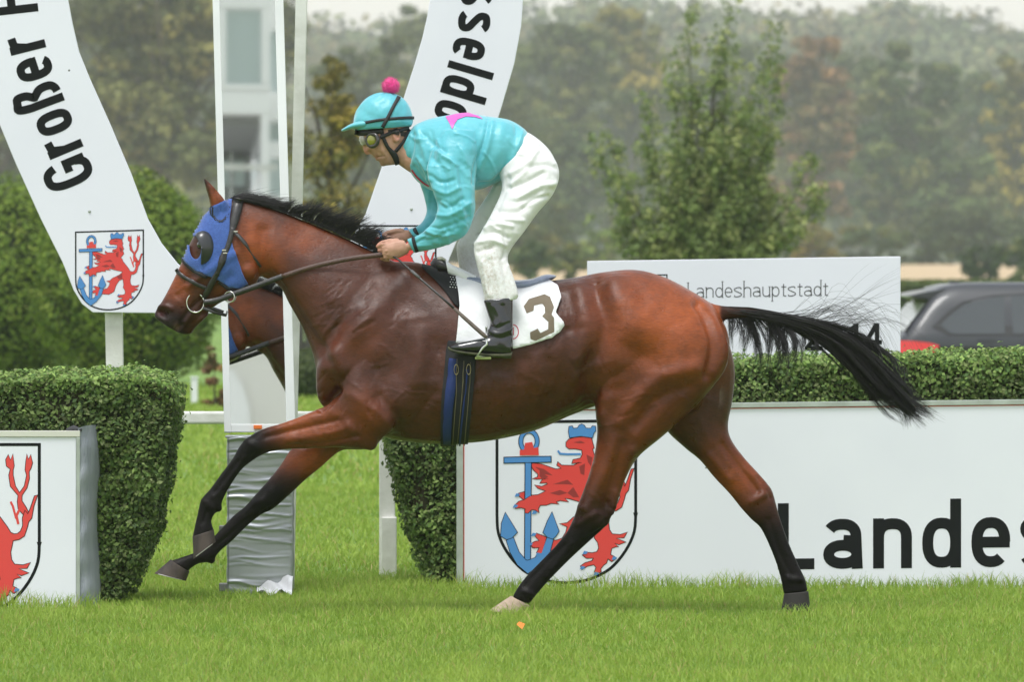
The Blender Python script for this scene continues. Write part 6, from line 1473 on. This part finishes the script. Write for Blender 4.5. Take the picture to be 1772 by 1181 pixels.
boot_m = mat('black_boot_leather', (.010, .010, .011), .17, coat=.6, bump=.15, bscale=18)
for sy in (-1, 1):
    dx = 0 if sy < 0 else -34; y = lambda v: sy * v
    mb = MB()
    loft(mb, [(836 + dx, 520, 888 + dx, 515, y(.305), .044), (844 + dx, 545, 888 + dx, 546, y(.31), .044), (848 + dx, 560, 888 + dx, 562, y(.315), .044), (842 + dx, 578, 888 + dx, 582, y(.32), .044), (838 + dx, 590, 888 + dx, 603, y(.325), .042), (846 + dx, 606, 884 + dx, 614, y(.325), .036)], 5, 22)
    loft(mb, [(886 + dx, 590, 884 + dx, 616, y(.325), .034), (866 + dx, 582, 866 + dx, 616, y(.325), .041), (842 + dx, 584, 841 + dx, 613, y(.327), .043), (815 + dx, 589, 813 + dx, 611, y(.33), .045), (795 + dx, 593, 794 + dx, 610, y(.33), .040), (783 + dx, 597, 782 + dx, 607, y(.33), .028), (777 + dx, 600, 777 + dx, 604, y(.33), .012)], 5, 22)
    bt = fuse(mb, .005, 3)
    if sy < 0: sculpt(bt, [([(845, 560), (860, 568), (880, 560)], 3, -.005), ([(845, 572), (862, 578), (886, 570)], 3, .005), ([(850, 583), (868, 586), (886, 580)], 3, -.004), ([(855, 530), (865, 550), (858, 565)], 4, .004), ([(870, 530), (876, 550)], 4, -.003), ([(800, 598), (830, 594)], 4, -.003)])
    bo = obj('boot', bt, boot_m, person)
    mb = MB(); loft(mb, [(887 + dx, 609, 884 + dx, 621, y(.325), .034), (862 + dx, 611, 861 + dx, 620, y(.325), .038), (835 + dx, 611, 834 + dx, 617, y(.328), .042), (800 + dx, 607, 799 + dx, 613, y(.33), .044), (782 + dx, 603, 781 + dx, 609, y(.33), .028), (775 + dx, 600, 775 + dx, 604, y(.33), .01)], 5, 18); obj('sole', mb.mesh(), mat('worn_sole', (.075, .078, .035), .8, (.04, .04, .025), 30), bo)

# body: head, neck, trunk, arms, hands and legs in one skin, mostly under the clothes
PB = MB()
loft(PB, [(645, 195, 690, 190, 0, .05), (624, 210, 705, 205, 0, .068), (618, 227, 708, 222, 0, .075), (624, 243, 708, 240, 0, .075), (635, 258, 704, 257, 0, .069), (646, 270, 701, 270, 0, .060), (657, 281, 696, 279, 0, .047), (665, 287, 690, 284, 0, .030)], 6, 28)
loft(PB, [(623, 238, 642, 236, 0, .010), (627, 251, 647, 249, 0, .013), (629.5, 262, 650, 260, 0, .018), (634, 268, 650, 266, 0, .015)], 5, 14)
loft(PB, [(668, 268, 712, 232, 0, .052), (690, 285, 724, 238, 0, .058), (712, 300, 748, 250, 0, .08), (745, 318, 775, 222, 0, .13), (790, 322, 810, 212, 0, .15), (850, 310, 880, 222, 0, .13), (890, 305, 932, 262, 0, .09), (912, 310, 940, 285, 0, .06)], 5, 24)
for sy in (-1, 1):
    c = W(687, 236); PB.sphere((c.x, sy * .076, c.z), (.020, .010, .032), 12, 8)
    for (x, y, r) in ((649, 269.5, (.010, .022, .006)), (653, 276, (.010, .020, .007)), (663, 283, (.016, .022, .014)), (640, 257, (.02, .05, .02))):
        c = W(x, y); PB.sphere((c.x, 0, c.z), r, 12, 8)
for sy, sh in ((-1, 0), (1, 1)):
    a0 = [(775, 250, .15), (785, 320, .20), (785, 390, .215), (745, 412, .17), (708, 427, .125)] if sy < 0 else [(775, 250, .15), (762, 320, .19), (760, 374, .208), (738, 396, .165), (708, 406, .113)]
    PB.tube([W(x, y, sy * v) for x, y, v in a0], [.04, .03, .024, .021, .021], 12)
    ox, oy, yy = (0, 0, 0) if sy < 0 else (12, -19, 0)
    if sy < 0: loft(PB, [(700, 416, 708, 437, -.122, .020), (690, 415, 697, 444, -.118, .024), (676, 418, 683, 449, -.114, .025), (664, 423, 671, 449, -.112, .022)], 4, 16)
    else: loft(PB, [(706, 398, 712, 414, .11, .020), (696, 398, 703, 420, .106, .024), (682, 401, 690, 424, .102, .025), (674, 405, 681, 424, .10, .022)], 4, 16)
    for i in range(4):
        k = (424 + 7.0 * i) if sy < 0 else (405 + 6.0 * i); x0 = (668 + 1.5 * i) if sy < 0 else (678 + 1.5 * i); b = [.122, .124, .123, .119][i] if sy < 0 else [.11, .112, .111, .107][i]
        PB.tube([W(x0 + 8, k, sy * (b - .01)), W(x0 - 8, k - .5, sy * b), W(x0 - 15 + i, k + 2.5, sy * (b - .018)), W(x0 - 10 + i, k + 5, sy * (b - .042)), W(x0 + 2, k + 6, sy * (b - .046))], [.0095, .0105, .0095, .0088, .008], 10)
    tx, ty = (690, 417) if sy < 0 else (698, 400); tb = .108 if sy < 0 else .098
    PB.tube([W(tx, ty, sy * tb), W(tx - 16, ty + 0, sy * (tb - .012)), W(tx - 29, ty + 3, sy * (tb - .018)), W(tx - 37, ty + 8, sy * (tb - .022))], [.013, .0115, .0100, .0085], 10)
    lg = [(905, 290, .10), (880, 380, .19), (850, 430, .235), (858, 480, .275), (866, 525, .30), (866, 585, .318)] if sy < 0 else [(905, 290, .10), (860, 380, .17), (822, 435, .22), (825, 480, .26), (832, 525, .295), (832, 585, .318)]
    PB.tube([W(x, y, sy * v) for x, y, v in lg], [.05, .045, .038, .03, .026, .024], 12)
pb = fuse(PB, .0042, 3)
sculpt(pb, [([(652, 272.5), (664, 271)], 1.6, -.006), ([(640, 262), (646, 268), (650, 277)], 2, -.003), ([(655, 262), (663, 270), (666, 280)], 2.5, -.003), ([(672, 262), (680, 276)], 6, -.004), ([(650, 258), (662, 262)], 5, .003), ([(685, 230), (688, 238)], 3, -.006), ([(676, 430), (692, 432)], 5, .002), ([(634, 266), (638, 263)], 2, -.003),
            ([(668, 431), (656, 431)], 1.5, -.003), ([(669, 438), (657, 438)], 1.5, -.003), ([(671, 445), (659, 445)], 1.5, -.003)])
P = pix_of(co_of(pb)); skin = np.tile(np.array([.50, .27, .19]), (len(P), 1))
rd = np.exp(-((P[:, 0] - 633) / 7) ** 2 - ((P[:, 1] - 262) / 8) ** 2) + .7 * np.exp(-((P[:, 0] - 687) / 8) ** 2 - ((P[:, 1] - 236) / 10) ** 2); skin = skin * (1 - .45 * rd[:, None]) + np.array([.50, .13, .10]) * .45 * rd[:, None]
bd = (.30 * sst(P[:, 1], 264, 274) * (P[:, 1] < 300) * (P[:, 0] < 700))[:, None]; skin = skin * (1 - bd) + np.array([.20, .13, .10]) * bd
lp = (.8 * np.exp(-((P[:, 0] - 651) / 4.5) ** 2 - ((P[:, 1] - 272.5) / 4) ** 2))[:, None]; skin = skin * (1 - lp) + np.array([.42, .13, .11]) * lp
hrd = (.25 * np.exp(-((P[:, 0] - 655) / 9) ** 2) * (P[:, 1] > 400))[:, None]; skin = skin * (1 - hrd) + np.array([.52, .18, .12]) * hrd
set_color(pb, skin)
body = obj('body', pb, mat('skin', (1, 1, 1), .5, (.88, .86, .84), 40, .2, 160, attr='tint'), person)
PBVH = BVHTree.FromPolygons([v.co[:] for v in pb.vertices], [p.vertices[:] for p in pb.polygons])

# helmet with its silk cover
hb = MB(); c = W(663, 214)
V, F = [], []; nu, nv = 48, 22
for j in range(nv + 1):
    ph = math.pi / 2 * j / nv * 1.10
    for i in range(nu):
        th = 2 * math.pi * i / nu; r_ = math.sin(min(ph, math.pi / 2)) ** .92
        wr = 1 + .012 * math.sin(th * 7 + j * .5) * math.sin(j * .4) + .008 * math.sin(th * 13 + 1 + j)
        x = r_ * math.cos(th) * .143 * wr; yy = r_ * math.sin(th) * .104 * wr; z = .148 * math.cos(ph) * wr
        if ph > math.pi / 2: x, yy = x * (1 - .35 * (ph - math.pi / 2)), yy * (1 - .35 * (ph - math.pi / 2))
        z += -.06 * (x - .02) * (x < 0) * 0
        ca, sa = math.cos(math.radians(7)), math.sin(math.radians(7))        # tipped a little forwards
        V.append((c.x + x * ca + z * 0.0 + .0, yy, c.z + z + x * sa * .55))
for j in range(nv):
    for i in range(nu): F.append([j * nu + i, j * nu + (i + 1) % nu, (j + 1) * nu + (i + 1) % nu, (j + 1) * nu + i])
F = [f[::-1] for f in F]
hme = pydata(V, F); helmet = obj('helmet', hme, silk, person); solid(helmet, .006)
HLB = BVHTree.FromPolygons(V, F)
mb = MB(); loft(mb, [(640, 205, 640, 222, 0, .09, 2.6), (622, 209, 621, 223, 0, .090, 2.6), (606, 215, 606, 224, 0, .074, 2.4), (596, 221, 596, 227, 0, .048), (591, 224, 591, 227.5, 0, .02)], 5, 26); obj('peak', mb.mesh(), silk, helmet)
blk = mat('black_elastic_strap', (.013, .013, .014), .6)
sculpt(hme, [([(640, 175), (655, 190), (660, 205)], 4, .004), ([(625, 190), (640, 202), (655, 206)], 4, -.004), ([(680, 185), (695, 200)], 4, .004), ([(700, 188), (690, 203)], 4, -.004), ([(675, 212), (695, 210), (712, 214)], 3, .006), ([(665, 216), (690, 217), (708, 220)], 3, -.005), ([(620, 205), (636, 208)], 3, .004), ([(650, 166), (662, 180)], 5, -.003)])
both('helmet_band', band([(611, 216), (630, 213), (655, 208), (685, 205), (705, 204), (716, 204)], 5, .005, HLB), blk, helmet, .002)
both('helmet_strap', band([(690, 168), (682, 182), (672, 202), (662, 220)], 6, .006, HLB), blk, helmet, .002)
both('chin_strap', band([(659, 222), (664, 240), (672, 256), (682, 268), (688, 283)], [7, 6, 6, 10, 9], .006, PBVH), blk, helmet, .004)
both('chin_strap', band([(708, 224), (702, 238), (694, 250), (684, 262)], 5.5, .006, PBVH), blk, helmet, .004)
both('liner', band([(614, 228), (628, 230), (645, 228), (664, 226)], 9, .006, PBVH), blk, helmet, .004)
c = W(676, 149); rgp = np.random.default_rng(8); pp = []
for k in range(900):
    d = rgp.normal(0, 1, 3); d /= np.linalg.norm(d); q = np.array(c); pp.append(([q + d * .02, q + d * .035 + rgp.normal(0, .002, 3), q + d * .044 + rgp.normal(0, .004, 3)], .0014))
pom = mat('pink_wool', (.80, .045, .30), .9, sheen=.5); mb = MB(); mb.sphere(c, .036, 20, 14); po = obj('pompom', mb.mesh(), pom, helmet); obj('wool', strands_mesh(pp, 0, 2), pom, po)
# goggles
gg = thing('goggles', 'dark racing goggles with yellow lenses over the jockey\'s eyes', 'goggles', W(640, 243))
for sy in (-1, 1):
    p = hit(646, 243, .006, PBVH); cx = W(645, 243).x; cz = wz(243, 0); yb = abs(p.y) + .004
    obj('lens_rim', torus((cx, sy * yb, cz), .026, .029, .0105, -.016 * sy * -1), mat('smoked_plastic', (.035, .030, .026), .25, coat=.4), gg)
    mb = MB(); mb.sphere((cx, sy * (yb - .002), cz), (.026, .010, .028), 18, 10); obj('lens', mb.mesh(), mat('yellow_lens', (.22, .22, .03), .08, coat=.8), gg)
mb = MB(); loft(mb, [(622, 234, 636, 230, 0, .05), (622, 244, 636, 240, 0, .056), (626, 252, 640, 248, 0, .045)], 4, 20); obj('bridge', mb.mesh(), mat('clear_rim', (.40, .36, .32), .2, coat=.5), gg)
both('strap', band([(658, 238), (672, 232), (690, 226), (708, 221)], 6, .008, PBVH), blk, gg, .002)
hair_m = mat('dark_brown_hair', (.03, .018, .012), .6); 
obj('hair', band([(672, 229), (680, 228), (698, 232), (708, 232)], 8, .003, PBVH), hair_m, person)

# whip held in the near hand
wh = thing('riding_whip', 'black whip with brown handle held low beside the saddle', 'whip', W(790, 540, -.3))
mb = MB(); mb.tube([W(668, 436, -.10), W(690, 450, -.15), W(722, 478, -.235), W(760, 511, -.30), W(788, 536, -.335)], [.0045, .0048, .0050, .0055, .0062], 10); mb.build('shaft', leather, wh, True)
mb = MB(); mb.tube([W(786, 534, -.334), W(800, 547, -.352), W(822, 567, -.372), W(838, 581, -.385), W(843, 585, -.388)], [.0070, .0092, .0098, .0100, .006], 12); mb.build('handle', mat('handle_wrap', (.09, .065, .05), .6, (.13, .10, .08), 60, .4, 200), wh, True)
mb = MB(); mb.tube([W(712, 469, -.215), W(726, 481, -.243)], [.0075, .0068], 10); mb.build('ferrule', mat('grey_rubber', (.10, .10, .10), .6), wh, True)
